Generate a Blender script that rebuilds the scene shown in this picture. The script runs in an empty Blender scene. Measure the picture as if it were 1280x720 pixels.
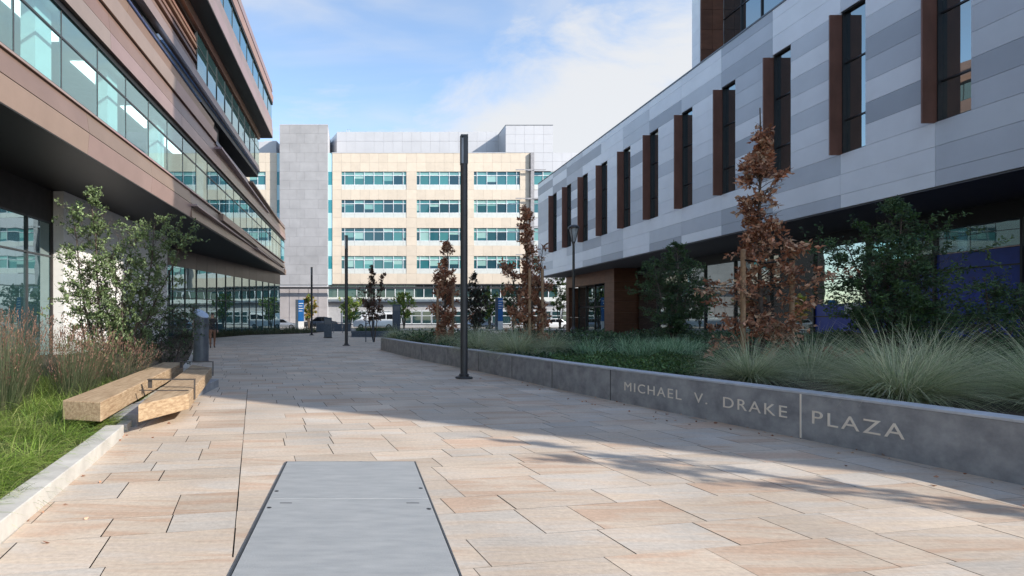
import bpy, bmesh, math, random
import numpy as np
from mathutils import Vector, Matrix
rnd = random.Random(7)
EYE = 1.5; F = 700.0; CX = 447.0; HY = 398.0
S = bpy.context.scene
COL = S.collection
def R(a): return math.radians(a)

# ------------------------------------------------------------------ camera
cam = bpy.data.cameras.new('camera'); co = bpy.data.objects.new('camera', cam); COL.objects.link(co)
co.location = (0, 0, EYE); co.rotation_euler = (R(90), 0, 0)
cam.sensor_width = 36; cam.lens = 36*F/1280; cam.shift_x = (640-CX)/1280; cam.shift_y = (HY-360)/1280
cam.clip_end = 2000; cam.clip_start = .05
S.camera = co

# ------------------------------------------------------------------ materials
MATS = {}
def nt(name):
    m = bpy.data.materials.new(name); m.use_nodes = True
    n = m.node_tree.nodes; l = m.node_tree.links
    return m, n, l, n['Principled BSDF']
def mat(name, col, rough=.6, metal=0., var=.12, scale=3., stretch=(1, 1, 1), bump=.0, bscale=60., col2=None, tint=False, spec=.5, detail=5., coat=0., rot=0., thr=None):
    """procedural surface: base colour broken up by two noises, optional per face tint, bump"""
    m, n, l, p = nt(name)
    tc = n.new('ShaderNodeTexCoord'); mp = n.new('ShaderNodeMapping'); mp.inputs['Scale'].default_value = stretch; mp.inputs['Rotation'].default_value = (0, 0, rot)
    l.new(tc.outputs['Object'], mp.inputs[0])
    nz = n.new('ShaderNodeTexNoise'); nz.inputs['Scale'].default_value = scale; nz.inputs['Detail'].default_value = detail; nz.inputs['Roughness'].default_value = .62
    l.new(mp.outputs[0], nz.inputs['Vector'])
    mx = n.new('ShaderNodeMix'); mx.data_type = 'RGBA'
    c2 = col2 if col2 else tuple(c*(1-var*2) for c in col); c1 = col if col2 else tuple(min(1, c*(1+var)) for c in col)
    mx.inputs['A'].default_value = (*c1, 1); mx.inputs['B'].default_value = (*c2, 1)
    rp = n.new('ShaderNodeMapRange'); a, b = thr or (.35, .68)
    rp.inputs['From Min'].default_value = a; rp.inputs['From Max'].default_value = b
    l.new(nz.outputs['Fac'], rp.inputs['Value']); l.new(rp.outputs[0], mx.inputs['Factor'])
    out = mx.outputs['Result']
    if tint:
        at = n.new('ShaderNodeAttribute'); at.attribute_name = 'tint'
        mu = n.new('ShaderNodeMix'); mu.data_type = 'RGBA'; mu.blend_type = 'MULTIPLY'; mu.inputs['Factor'].default_value = 1
        l.new(out, mu.inputs['A']); l.new(at.outputs['Color'], mu.inputs['B']); out = mu.outputs['Result']
    l.new(out, p.inputs['Base Color'])
    p.inputs['Roughness'].default_value = rough; p.inputs['Metallic'].default_value = metal
    p.inputs['Specular IOR Level'].default_value = spec; p.inputs['Coat Weight'].default_value = coat
    if bump:
        nb = n.new('ShaderNodeTexNoise'); nb.inputs['Scale'].default_value = bscale; nb.inputs['Detail'].default_value = 4
        l.new(mp.outputs[0], nb.inputs['Vector'])
        bp = n.new('ShaderNodeBump'); bp.inputs['Strength'].default_value = bump; bp.inputs['Distance'].default_value = .02
        l.new(nb.outputs['Fac'], bp.inputs['Height']); l.new(bp.outputs[0], p.inputs['Normal'])
    MATS[name] = m
    return m
def leafmat(name, rough=.55, trans=.35):
    m, n, l, p = nt(name)
    at = n.new('ShaderNodeAttribute'); at.attribute_name = 'tint'
    l.new(at.outputs['Color'], p.inputs['Base Color']); p.inputs['Roughness'].default_value = rough
    tr = n.new('ShaderNodeBsdfTranslucent'); l.new(at.outputs['Color'], tr.inputs[0])
    mx = n.new('ShaderNodeMixShader'); mx.inputs[0].default_value = trans
    l.new(p.outputs[0], mx.inputs[1]); l.new(tr.outputs[0], mx.inputs[2]); l.new(mx.outputs[0], n['Material Output'].inputs[0])
    MATS[name] = m; return m
def glassmat(name, body=(.02, .05, .05), ior=1.9, see=0., tintc=(.6, .85, .85), rough=.01, boost=.06, wav=.0, gl=(.85, .97, .97)):
    """window glass: reflection by angle over a tinted body or a see-through tinted pane"""
    m, n, l, p = nt(name); n.remove(p)
    fr = n.new('ShaderNodeFresnel'); fr.inputs['IOR'].default_value = ior
    ad = n.new('ShaderNodeMath'); ad.operation = 'ADD'; ad.use_clamp = True; ad.inputs[1].default_value = boost; l.new(fr.outputs[0], ad.inputs[0])
    g = n.new('ShaderNodeBsdfGlossy'); g.inputs['Roughness'].default_value = rough; g.inputs['Color'].default_value = (*gl, 1)
    d = n.new('ShaderNodeBsdfDiffuse'); 
    at = n.new('ShaderNodeAttribute'); at.attribute_name = 'tint'
    mu = n.new('ShaderNodeMix'); mu.data_type = 'RGBA'; mu.blend_type = 'MULTIPLY'; mu.inputs['Factor'].default_value = 1
    mu.inputs['A'].default_value = (*body, 1); l.new(at.outputs['Color'], mu.inputs['B']); l.new(mu.outputs['Result'], d.inputs[0])
    t = n.new('ShaderNodeBsdfTransparent'); t.inputs[0].default_value = (*tintc, 1)
    m1 = n.new('ShaderNodeMixShader'); m1.inputs[0].default_value = see; l.new(d.outputs[0], m1.inputs[1]); l.new(t.outputs[0], m1.inputs[2])
    ge = n.new('ShaderNodeNewGeometry'); iv = n.new('ShaderNodeMath'); iv.operation = 'SUBTRACT'; iv.inputs[0].default_value = 1; l.new(ge.outputs['Backfacing'], iv.inputs[1]); fm = n.new('ShaderNodeMath'); fm.operation = 'MULTIPLY'; l.new(ad.outputs[0], fm.inputs[0]); l.new(iv.outputs[0], fm.inputs[1])
    m2 = n.new('ShaderNodeMixShader'); l.new(fm.outputs[0], m2.inputs[0]); l.new(m1.outputs[0], m2.inputs[1]); l.new(g.outputs[0], m2.inputs[2])
    l.new(m2.outputs[0], n['Material Output'].inputs[0])
    if wav:
        tc = n.new('ShaderNodeTexCoord'); nb = n.new('ShaderNodeTexNoise'); nb.inputs['Scale'].default_value = .9; nb.inputs['Detail'].default_value = 1
        l.new(tc.outputs['Object'], nb.inputs['Vector'])
        bp = n.new('ShaderNodeBump'); bp.inputs['Strength'].default_value = wav; bp.inputs['Distance'].default_value = .05
        l.new(nb.outputs['Fac'], bp.inputs['Height']); l.new(bp.outputs[0], g.inputs['Normal'])
    MATS[name] = m; return m

# ------------------------------------------------------------------ mesh builder
class MB:
    def __init__(s): s.v = []; s.f = []; s.t = []; s.n = 0
    def add(s, vs, fs, tint=(1, 1, 1)):
        b = s.n; s.v.extend(vs); s.n += len(vs)
        for f in fs: s.f.append(tuple(b+i for i in f)); s.t.append(tint)
        return s
    def hexa(s, p, tint=(1, 1, 1)):
        # p: 4 bottom, 4 top (same order, counter clockwise)
        return s.add(p, [(3, 2, 1, 0), (4, 5, 6, 7), (0, 1, 5, 4), (1, 2, 6, 5), (2, 3, 7, 6), (3, 0, 4, 7)], tint)
    def box(s, x0, x1, y0, y1, z0, z1, tint=(1, 1, 1), bev=0):
        if bev:
            b = bev; P = []
            for z, i in ((z0, b), (z0+b, 0), (z1-b, 0), (z1, b)):
                P += [(x0+i+ (b if 0 else 0), y0+i, z), (x1-i, y0+i, z), (x1-i, y1-i, z), (x0+i, y1-i, z)]
            fs = [(3, 2, 1, 0), (12, 13, 14, 15)]
            for k in range(3):
                for j in range(4): fs.append((k*4+j, k*4+(j+1) % 4, k*4+4+(j+1) % 4, k*4+4+j))
            return s.add(P, fs, tint)
        return s.hexa([(x0, y0, z0), (x1, y0, z0), (x1, y1, z0), (x0, y1, z0), (x0, y0, z1), (x1, y0, z1), (x1, y1, z1), (x0, y1, z1)], tint)
    def prism(s, poly, z0, z1, tint=(1, 1, 1)):
        n = len(poly); a = [(x, y, z0) for x, y in poly]; b = [(x, y, z1) for x, y in poly]
        fs = [tuple(range(n-1, -1, -1)), tuple(range(n, 2*n))]+[(i, (i+1) % n, n+(i+1) % n, n+i) for i in range(n)]
        return s.add(a+b, fs, tint)
    def lathe(s, prof, cx=0, cy=0, n=24, tint=(1, 1, 1)):
        P = []; fs = []
        for r, z in prof:
            for k in range(n):
                a = 2*math.pi*k/n; P.append((cx+r*math.cos(a), cy+r*math.sin(a), z))
        for i in range(len(prof)-1):
            for k in range(n): fs.append((i*n+k, i*n+(k+1) % n, (i+1)*n+(k+1) % n, (i+1)*n+k))
        fs.append(tuple(range(n-1, -1, -1))); m = (len(prof)-1)*n; fs.append(tuple(range(m, m+n)))
        return s.add(P, fs, tint)
    def tube(s, path, rad, n=6, tint=(1, 1, 1)):
        P = []; fs = []; m = len(path)
        for i, p in enumerate(path):
            p = Vector(p); a = Vector(path[max(0, i-1)]); b = Vector(path[min(m-1, i+1)]); d = (b-a)
            if d.length < 1e-6: d = Vector((0, 0, 1))
            d.normalize(); u = d.orthogonal() if abs(d.z) > .95 else d.cross(Vector((0, 0, 1))); u.normalize(); w = d.cross(u)
            r = rad[i] if hasattr(rad, '__len__') else rad
            for k in range(n):
                q = 2*math.pi*k/n; P.append(tuple(p+u*(r*math.cos(q))+w*(r*math.sin(q))))
        for i in range(m-1):
            for k in range(n): fs.append((i*n+k, i*n+(k+1) % n, (i+1)*n+(k+1) % n, (i+1)*n+k))
        fs.append(tuple(range(n-1, -1, -1))); fs.append(tuple(range((m-1)*n, m*n)))
        return s.add(P, fs, tint)
    def build(s, name, m, parent=None, smooth=False, bevel=0):
        off = parent_world(parent)
        v = np.array(s.v, dtype=np.float32).reshape(-1, 3)-np.array(off, dtype=np.float32)
        me = bpy.data.meshes.new(name)
        ln = np.array([len(f) for f in s.f], dtype=np.int32); idx = np.fromiter((i for f in s.f for i in f), dtype=np.int32)
        me.vertices.add(len(v)); me.vertices.foreach_set('co', v.ravel())
        me.loops.add(len(idx)); me.loops.foreach_set('vertex_index', idx)
        me.polygons.add(len(ln)); me.polygons.foreach_set('loop_start', np.concatenate(([0], np.cumsum(ln)[:-1])).astype(np.int32)); me.polygons.foreach_set('loop_total', ln)
        at = me.attributes.new('tint', 'FLOAT_COLOR', 'FACE')
        t = np.ones((len(ln), 4), dtype=np.float32); t[:, :3] = np.array(s.t, dtype=np.float32)
        at.data.foreach_set('color', t.ravel())
        me.update(calc_edges=True); me.validate()
        me.materials.append(MATS[m] if isinstance(m, str) else m)
        me.polygons.foreach_set('use_smooth', [bool(smooth)]*len(me.polygons))
        o = bpy.data.objects.new(name, me); COL.objects.link(o)
        if parent is not None: o.parent = parent
        if bevel:
            b = o.modifiers.new('bevel', 'BEVEL'); b.width = bevel; b.segments = 2; b.limit_method = 'ANGLE'
        return o
def parent_world(p):
    x = Vector((0, 0, 0))
    while p is not None: x += p.location; p = p.parent
    return tuple(x)
def root(name, label, cat, loc=(0, 0, 0), group=None):
    o = bpy.data.objects.new(name, None); COL.objects.link(o); o.location = loc
    o['label'] = label; o['category'] = cat
    if group: o['group'] = group
    return o
def tag(o, label, cat=None, group=None, kind=None):
    if label: o['label'] = label
    if cat: o['category'] = cat
    if group: o['group'] = group
    if kind: o['kind'] = kind
    return o
def dup(r, loc, rz=0, label=None, scale=1., children=True):
    c = r.copy(); COL.objects.link(c); c.location = loc; c.rotation_euler = (0, 0, rz); c.scale = (scale,)*3
    if label: c['label'] = label
    if children:
        for ch in list(r.children):
            d = ch.copy(); COL.objects.link(d); d.parent = c
            for g in list(ch.children):
                e = g.copy(); COL.objects.link(e); e.parent = d
    return c
def jit(c, a, r=rnd):
    k = 1+r.uniform(-a, a); return tuple(max(0, x*k) for x in c)

# base materials
mat('soil', (.06, .045, .035), .95, scale=6, var=.3, bump=.6, bscale=30)
mat('mulch', (.07, .05, .04), .95, scale=14, var=.35, bump=.8, bscale=40)
mat('joint', (.05, .045, .04), .95)
mat('asphalt', (.05, .05, .052), .9, var=.15, scale=8, bump=.2)
mat('sidewalk', (.36, .34, .32), .85, var=.1, scale=2)
mat('kerbstone', (.54, .52, .48), .85, var=.10, scale=3, bump=.03)
mat('concrete_wall', (.39, .39, .40), .75, col2=(.20, .205, .22), scale=4.2, bump=.25, bscale=25, detail=9, thr=(.30, .70))
mat('concrete_cap', (.50, .52, .56), .7, var=.08, scale=6, bump=.1)
mat('letter', (.88, .78, .67), .5, metal=.0, var=.05)
mat('dark_metal', (.035, .034, .037), .42, var=.1, spec=.5)
mat('black', (.012, .012, .013), .5)
mat('black_metal', (.02, .02, .022), .35)
mat('grey_metal', (.12, .13, .145), .42, metal=.2, var=.1, scale=4)
mat('grey_top', (.42, .47, .55), .35, metal=.3, var=.1)
mat('frame', (.05, .055, .06), .4)
mat('white_frame', (.72, .75, .78), .5)
mat('bronze', (.385, .285, .245), .36, metal=.4, var=.05, scale=.7, tint=True)
mat('painted_sky_sheen', (.62, .74, .95), .35, metal=.7, var=.02, tint=True)  # bronze strips: blue of the reflected sky put into the base colour
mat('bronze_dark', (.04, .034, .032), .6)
mat('brown_panel', (.16, .068, .04), .45, metal=.25, var=.12, scale=1.2, stretch=(1, 1, 4), tint=True)
mat('fin_brown', (.20, .092, .066), .45, metal=.2, var=.12, scale=1.5, stretch=(1, 1, .4))
mat('white_wall', (.78, .77, .75), .8, var=.03)
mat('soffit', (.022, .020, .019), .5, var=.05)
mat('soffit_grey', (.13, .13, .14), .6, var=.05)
mat('cladding', (.86, .87, .89), .45, metal=.0, var=.03, scale=.6, tint=True, spec=.5)
mat('limestone', (.64, .55, .445), .75, var=.03, scale=1.2, stretch=(1, 1, 1), tint=True)
mat('tower_stone', (.36, .355, .36), .75, var=.06, scale=.5, tint=True)
mat('light_panel', (.50, .505, .53), .55, var=.02, scale=.5, tint=True)
mat('base_render', (.36, .36, .37), .7, var=.06)
mat('apron', (.60, .62, .59), .5, var=.03)
mat('steel_brown', (.10, .085, .075), .5, metal=.3)
mat('wood', (.50, .37, .235), .7, col2=(.27, .17, .095), scale=3.4, stretch=(10, .8, 10), bump=.35, bscale=8, detail=9, rot=.17)
mat('wood_post', (.34, .21, .12), .8, var=.15, scale=20)
mat('bark', (.10, .075, .06), .9, var=.25, scale=18, bump=.5)
mat('pale_bark', (.20, .16, .13), .9, var=.2, scale=18)
mat('cover_panel', (.42, .43, .43), .5, col2=(.27, .285, .295), metal=.05, scale=5, stretch=(.6, 2.6, 1), thr=(.2, .8), bump=.3, bscale=120, detail=9)
mat('blue_film', (.02, .05, .38), .35, var=.08)
mat('blue_sign', (.015, .13, .38), .4)
mat('white_paint', (.80, .80, .80), .45, var=.02)
mat('skin', (.42, .26, .19), .6)
mat('hair', (.02, .015, .012), .7)
mat('car_white', (.72, .74, .77), .2, coat=.6, var=.01); mat('car_dark', (.03, .035, .045), .2, coat=.6, var=.01); mat('car_silver', (.35, .37, .40), .25, metal=.5, coat=.6, var=.01)
mat('tyre', (.015, .015, .015), .8); mat('rim', (.4, .4, .42), .3, metal=.8)
mat('headlight', (.7, .7, .72), .1); mat('taillight', (.35, .01, .01), .2)
mat('granite', (.075, .095, .12), .55, var=.2, scale=9)
mat('lamp_glass', (.5, .52, .53), .2)
mat('lens_grey', (.28, .29, .31), .3)
mat('mast', (.30, .29, .30), .5, metal=.4)
leafmat('leaf', .5, .3); leafmat('dry_leaf', .75, .25); leafmat('blade', .6, .42)
glassmat('glass_room', see=.95, body=(.5, .9, .94), tintc=(.80, .99, 1.0), ior=2.0, boost=.16, gl=(.78, .97, .97))
glassmat('glass_mirror', body=(.03, .07, .075), ior=2.3, boost=.25, wav=.05, gl=(.72, .90, .92))
glassmat('glass_dark', body=(.012, .016, .02), ior=1.9, boost=.20, wav=.03)
glassmat('glass_far', body=(1, 1, 1), ior=1.45, boost=.03, rough=.03)
glassmat('car_glass', body=(.01, .012, .015), ior=1.5, boost=.05)
# paving stone: per slab tint plus long bedding streaks
def paving():
    m, n, l, p = nt('paving_stone')
    tc = n.new('ShaderNodeTexCoord'); at = n.new('ShaderNodeAttribute'); at.attribute_name = 'tint'
    mp = n.new('ShaderNodeMapping'); mp.inputs['Rotation'].default_value = (0, 0, -R(10.5)); mp.inputs['Scale'].default_value = (.5, 3.4, 1)
    sp = n.new('ShaderNodeSeparateColor'); l.new(at.outputs['Color'], sp.inputs[0])
    l.new(tc.outputs['Object'], mp.inputs[0])
    ofs = n.new('ShaderNodeVectorMath'); ofs.operation = 'SCALE'; ofs.inputs['Scale'].default_value = 37.
    l.new(at.outputs['Color'], ofs.inputs[0])
    av = n.new('ShaderNodeVectorMath'); av.operation = 'ADD'; l.new(mp.outputs[0], av.inputs[0]); l.new(ofs.outputs[0], av.inputs[1])
    nz = n.new('ShaderNodeTexNoise'); nz.inputs['Scale'].default_value = 1.5; nz.inputs['Detail'].default_value = 7; nz.inputs['Roughness'].default_value = .6; nz.inputs['Distortion'].default_value = .7
    l.new(av.outputs[0], nz.inputs['Vector'])
    cr = n.new('ShaderNodeValToRGB'); e = cr.color_ramp
    e.elements[0].position = .32; e.elements[0].color = (.54, .49, .43, 1)
    e.elements[1].position = .70; e.elements[1].color = (.55, .40, .295, 1)
    for pos, c in ((.42, (.575, .505, .43, 1)), (.50, (.57, .475, .385, 1)), (.57, (.60, .50, .395, 1)), (.63, (.57, .455, .355, 1))):
        x = e.elements.new(pos); x.color = c
    ad = n.new('ShaderNodeMath'); ad.operation = 'ADD'; l.new(nz.outputs['Fac'], ad.inputs[0])
    sb = n.new('ShaderNodeMath'); sb.operation = 'MULTIPLY_ADD'; sb.inputs[1].default_value = .26; sb.inputs[2].default_value = -.09
    l.new(sp.outputs[1], sb.inputs[0]); l.new(sb.outputs[0], ad.inputs[1]); l.new(ad.outputs[0], cr.inputs[0])
    mu = n.new('ShaderNodeVectorMath'); mu.operation = 'SCALE'; l.new(cr.outputs[0], mu.inputs[0]); l.new(sp.outputs[0], mu.inputs['Scale'])
    # dirt
    n2 = n.new('ShaderNodeTexNoise'); n2.inputs['Scale'].default_value = .8; n2.inputs['Detail'].default_value = 6
    l.new(tc.outputs['Object'], n2.inputs['Vector'])
    r2 = n.new('ShaderNodeMapRange'); r2.inputs['From Min'].default_value = .3; r2.inputs['From Max'].default_value = .7; r2.inputs['To Min'].default_value = .82; r2.inputs['To Max'].default_value = 1.08
    l.new(n2.outputs['Fac'], r2.inputs['Value'])
    m2 = n.new('ShaderNodeVectorMath'); m2.operation = 'SCALE'; l.new(mu.outputs[0], m2.inputs[0]); l.new(r2.outputs[0], m2.inputs['Scale'])
    n3 = n.new('ShaderNodeTexNoise'); n3.inputs['Scale'].default_value = 26; n3.inputs['Detail'].default_value = 10; n3.inputs['Roughness'].default_value = .75; l.new(tc.outputs['Object'], n3.inputs['Vector'])
    r3 = n.new('ShaderNodeMapRange'); r3.inputs['From Min'].default_value = .3; r3.inputs['From Max'].default_value = .7; r3.inputs['To Min'].default_value = .80; r3.inputs['To Max'].default_value = 1.12; l.new(n3.outputs['Fac'], r3.inputs['Value'])
    m3 = n.new('ShaderNodeVectorMath'); m3.operation = 'SCALE'; l.new(m2.outputs[0], m3.inputs[0]); l.new(r3.outputs[0], m3.inputs['Scale'])
    n4 = n.new('ShaderNodeTexNoise'); n4.inputs['Scale'].default_value = 4.5; n4.inputs['Detail'].default_value = 12; n4.inputs['Roughness'].default_value = .7; l.new(av.outputs[0], n4.inputs['Vector'])
    r4 = n.new('ShaderNodeMapRange'); r4.inputs['From Min'].default_value = .60; r4.inputs['From Max'].default_value = .72; r4.inputs['To Max'].default_value = .55; l.new(n4.outputs['Fac'], r4.inputs['Value'])
    m4 = n.new('ShaderNodeMix'); m4.data_type = 'RGBA'; l.new(r4.outputs[0], m4.inputs['Factor']); l.new(m3.outputs[0], m4.inputs['A']); m4.inputs['B'].default_value = (.40, .27, .19, 1); m2 = m4
    l.new(m4.outputs['Result'], p.inputs['Base Color']); p.inputs['Roughness'].default_value = .62; p.inputs['Specular IOR Level'].default_value = .35
    nb = n.new('ShaderNodeTexNoise'); nb.inputs['Scale'].default_value = 9; nb.inputs['Detail'].default_value = 8; l.new(av.outputs[0], nb.inputs['Vector'])
    bp = n.new('ShaderNodeBump'); bp.inputs['Strength'].default_value = .3; bp.inputs['Distance'].default_value = .012
    l.new(nb.outputs['Fac'], bp.inputs['Height']); l.new(bp.outputs[0], p.inputs['Normal'])
    MATS['paving_stone'] = m
paving()

# ------------------------------------------------------------------ world and sun
SUN = Vector((1, -.68, .68)).normalized()
w = bpy.data.worlds.new('World'); S.world = w; w.use_nodes = True
def world():
    n = w.node_tree.nodes; l = w.node_tree.links; bg = n['Background']
    sky = n.new('ShaderNodeTexSky'); sky.sky_type = 'NISHITA'; sky.sun_disc = False
    sky.sun_elevation = math.asin(SUN.z); sky.sun_rotation = math.atan2(SUN.x, SUN.y)
    sky.air_density = 1.0; sky.dust_density = .3; sky.ozone_density = 1.4; sky.altitude = 0
    tc = n.new('ShaderNodeTexCoord'); d = tc.outputs['Generated']
    dt = n.new('ShaderNodeVectorMath'); dt.operation = 'DOT_PRODUCT'; dt.inputs[1].default_value = (.62, .335, -1.0); l.new(d, dt.inputs[0])
    mp = n.new('ShaderNodeMapping'); mp.inputs['Rotation'].default_value = (0, R(-28), 0); mp.inputs['Scale'].default_value = (1.6, 2.2, 4.6); l.new(d, mp.inputs[0])
    nz = n.new('ShaderNodeTexNoise'); nz.inputs['Scale'].default_value = 1.9; nz.inputs['Detail'].default_value = 9; nz.inputs['Roughness'].default_value = .6; nz.inputs['Distortion'].default_value = .5
    l.new(mp.outputs[0], nz.inputs['Vector'])
    s1 = n.new('ShaderNodeMath'); s1.operation = 'MULTIPLY_ADD'; s1.inputs[1].default_value = .75; s1.inputs[2].default_value = -.375; l.new(nz.outputs['Fac'], s1.inputs[0])
    s2 = n.new('ShaderNodeMath'); s2.operation = 'ADD'; l.new(dt.outputs['Value'], s2.inputs[0]); l.new(s1.outputs[0], s2.inputs[1])
    r = n.new('ShaderNodeMapRange'); r.interpolation_type = 'SMOOTHSTEP'; r.inputs['From Min'].default_value = -.09; r.inputs['From Max'].default_value = .15; r.inputs['To Max'].default_value = .93
    l.new(s2.outputs[0], r.inputs['Value'])
    # thin veils elsewhere
    n3 = n.new('ShaderNodeTexNoise'); n3.inputs['Scale'].default_value = 1.3; n3.inputs['Detail'].default_value = 8; n3.inputs['Distortion'].default_value = .8; l.new(mp.outputs[0], n3.inputs['Vector'])
    r3 = n.new('ShaderNodeMapRange'); r3.interpolation_type = 'SMOOTHSTEP'; r3.inputs['From Min'].default_value = .43; r3.inputs['From Max'].default_value = .78; r3.inputs['To Min'].default_value = .02; r3.inputs['To Max'].default_value = .75
    l.new(n3.outputs['Fac'], r3.inputs['Value'])
    mxm = n.new('ShaderNodeMath'); mxm.operation = 'MAXIMUM'; l.new(r.outputs[0], mxm.inputs[0]); l.new(r3.outputs[0], mxm.inputs[1])
    mx = n.new('ShaderNodeMix'); mx.data_type = 'RGBA'; l.new(mxm.outputs[0], mx.inputs['Factor'])
    l.new(sky.outputs[0], mx.inputs['A']); mx.inputs['B'].default_value = (CLOUD[0], CLOUD[1], CLOUD[2], 1)
    l.new(mx.outputs['Result'], bg.inputs[0]); bg.inputs[1].default_value = .15
CLOUD = (2.85, 2.88, 2.93)
world()
sl = bpy.data.lights.new('sun', 'SUN'); sl.energy = 3.2; sl.angle = R(.53); sl.color = (1, .93, .83)
so = bpy.data.objects.new('sun', sl); COL.objects.link(so); so.rotation_euler = SUN.to_track_quat('Z', 'Y').to_euler(); so.location = (30, -20, 40)
S.view_settings.view_transform = 'Standard'; S.view_settings.look = 'None'; S.view_settings.gamma = 1; S.view_settings.exposure = 1.0
S.cycles.use_denoising = True; S.cycles.max_bounces = 8; S.cycles.transparent_max_bounces = 12; S.cycles.glossy_bounces = 4; S.cycles.diffuse_bounces = 6
S.cycles.caustics_reflective = False; S.cycles.caustics_refractive = False; S.cycles.sample_clamp_indirect = 6

# ------------------------------------------------------------------ ground
def sheet(name, poly, z, m, kind='structure', label=None):
    b = MB(); b.add([(x, y, z) for x, y in poly], [tuple(range(len(poly)))]); o = b.build(name, m)
    o['kind'] = kind
    if label: o['label'] = label
    return o
sheet('ground', [(-900, -300), (900, -300), (900, 1200), (-900, 1200)], -.06, 'sidewalk', label='pale ground reaching to the horizon')
sheet('plaza_base', [(-24, -8), (25.5, -8), (25.5, 68), (-24, 68)], -.03, 'joint', label='dark bedding showing in the paving joints')
def pavers():
    b = MB(); ang = R(10.5); cu, su = math.cos(ang), math.sin(ang); r = random.Random(3)
    v = -6.
    while v < 68:
        hgt = r.choice((.36, .42, .46, .5, .58)); u = -14+r.uniform(0, 1)
        while u < 30:
            L = r.uniform(.42, 1.0)
            if u < -.13 < u+L+.25 and 3.5 < v < 12 and -.13-u > .25: L = -.13-u
            x = (u+L/2)*cu-(v+hgt/2)*su; y = (u+L/2)*su+(v+hgt/2)*cu
            if -5 < y < 67.3 and -22 < x < 25 and abs(x-1) < y*1.3+7:
                g1 = (.0036+r.uniform(0, .0022)) if r.random() < .8 else .0018; g2 = .0007+(.0011 if r.random() < .15 else 0); z = r.uniform(-.0006, .0006)
                t = (r.gauss(1., .06), r.random(), r.random())
                P = []
                for (a, c) in ((u+g1, v+g2), (u+L-g1, v+g2), (u+L-g1, v+hgt-g2), (u+g1, v+hgt-g2)):
                    P.append((a*cu-c*su, a*su+c*cu, z+r.uniform(-.0003, .0003)))
                b.add(P, [(0, 1, 2, 3)], t)
            u += L
        v += hgt
    o = b.build('plaza_paving', 'paving_stone'); tag(o, 'buff and grey sandstone paving slabs of the plaza', kind='structure')
pavers()
# far street
sheet('street', [(-200, 74), (200, 74), (200, 88), (-200, 88)], .0, 'asphalt', label='asphalt street crossing behind the plaza')
b = MB(); b.box(-60, 60, 67.6, 73.9, -.05, .12); tag(b.build('sidewalk', 'sidewalk'), 'pale concrete pavement between plaza and street', kind='structure')
b = MB(); b.box(-60, 60, 88.02, 91.9, -.05, .12); tag(b.build('sidewalk', 'sidewalk'), 'pale concrete pavement before the limestone building', kind='structure')
b = MB()
for k in range(-8, 9): b.box(k*6, k*6+3, 80.93, 81.07, .004, .006)
tag(b.build('road_marking', 'white_paint'), 'dashed white centre line on the street', kind='structure')

# left kerb and lawn bed
KL = [(-1.62, -1.5), (-2.0, 1.5), (-2.38, 3.72), (-2.98, 7.14), (-3.75, 10.5), (-4.55, 14.5), (-5.6, 19), (-7.2, 25), (-9.4, 33), (-11.6, 40)]
def catmull(P, n=10):
    out = []
    for i in range(len(P)-1):
        p0 = Vector(P[max(0, i-1)]); p1 = Vector(P[i]); p2 = Vector(P[i+1]); p3 = Vector(P[min(len(P)-1, i+2)])
        for k in range(n):
            t = k/n; out.append(.5*((2*p1)+(p2-p0)*t+(2*p0-5*p1+4*p2-p3)*t*t+(3*p1-p0-3*p2+p3)*t**3))
    out.append(Vector(P[-1])); return out
def offset(C, d):
    out = []
    for i, p in enumerate(C):
        t = C[min(len(C)-1, i+1)]-C[max(0, i-1)]; t.normalize(); out.append(p+Vector((t.y, -t.x))*d)
    return out
def wallstrip(b, C, d0, d1, z0, z1, tint=(1, 1, 1)):
    A = offset(C, d0); B = offset(C, d1); n = len(C); P = []
    for i in range(n): P += [(A[i].x, A[i].y, z0), (B[i].x, B[i].y, z0), (B[i].x, B[i].y, z1), (A[i].x, A[i].y, z1)]
    fs = [(3, 2, 1, 0), (4*n-4, 4*n-3, 4*n-2, 4*n-1)]
    for i in range(n-1):
        for k in range(4): fs.append((i*4+k, i*4+(k+1) % 4, i*4+4+(k+1) % 4, i*4+4+k))
    b.add(P, fs, tint)
KC = catmull([Vector(p) for p in KL])
b = MB(); wallstrip(b, [p for p in KC if p.y < 7.25], -.22, 0, -.05, .145); tag(b.build('kerb', 'kerbstone', bevel=.008), 'wide pale concrete kerb along the lawn', kind='structure')
b = MB(); wallstrip(b, [p for p in KC if p.y > 7.3], -.16, -.02, -.05, .09); tag(b.build('kerb', 'kerbstone', bevel=.006), 'low kerb behind the timber bench', kind='structure')
A = offset(KC, -.14)
poly = [(p.x, p.y) for p in A]+[(-13.5, 40), (-13.5, -1.5)]
b = MB(); b.prism(poly, -.05, .07); tag(b.build('planting_bed', 'soil'), 'dark soil of the left planting bed', kind='structure')

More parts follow.
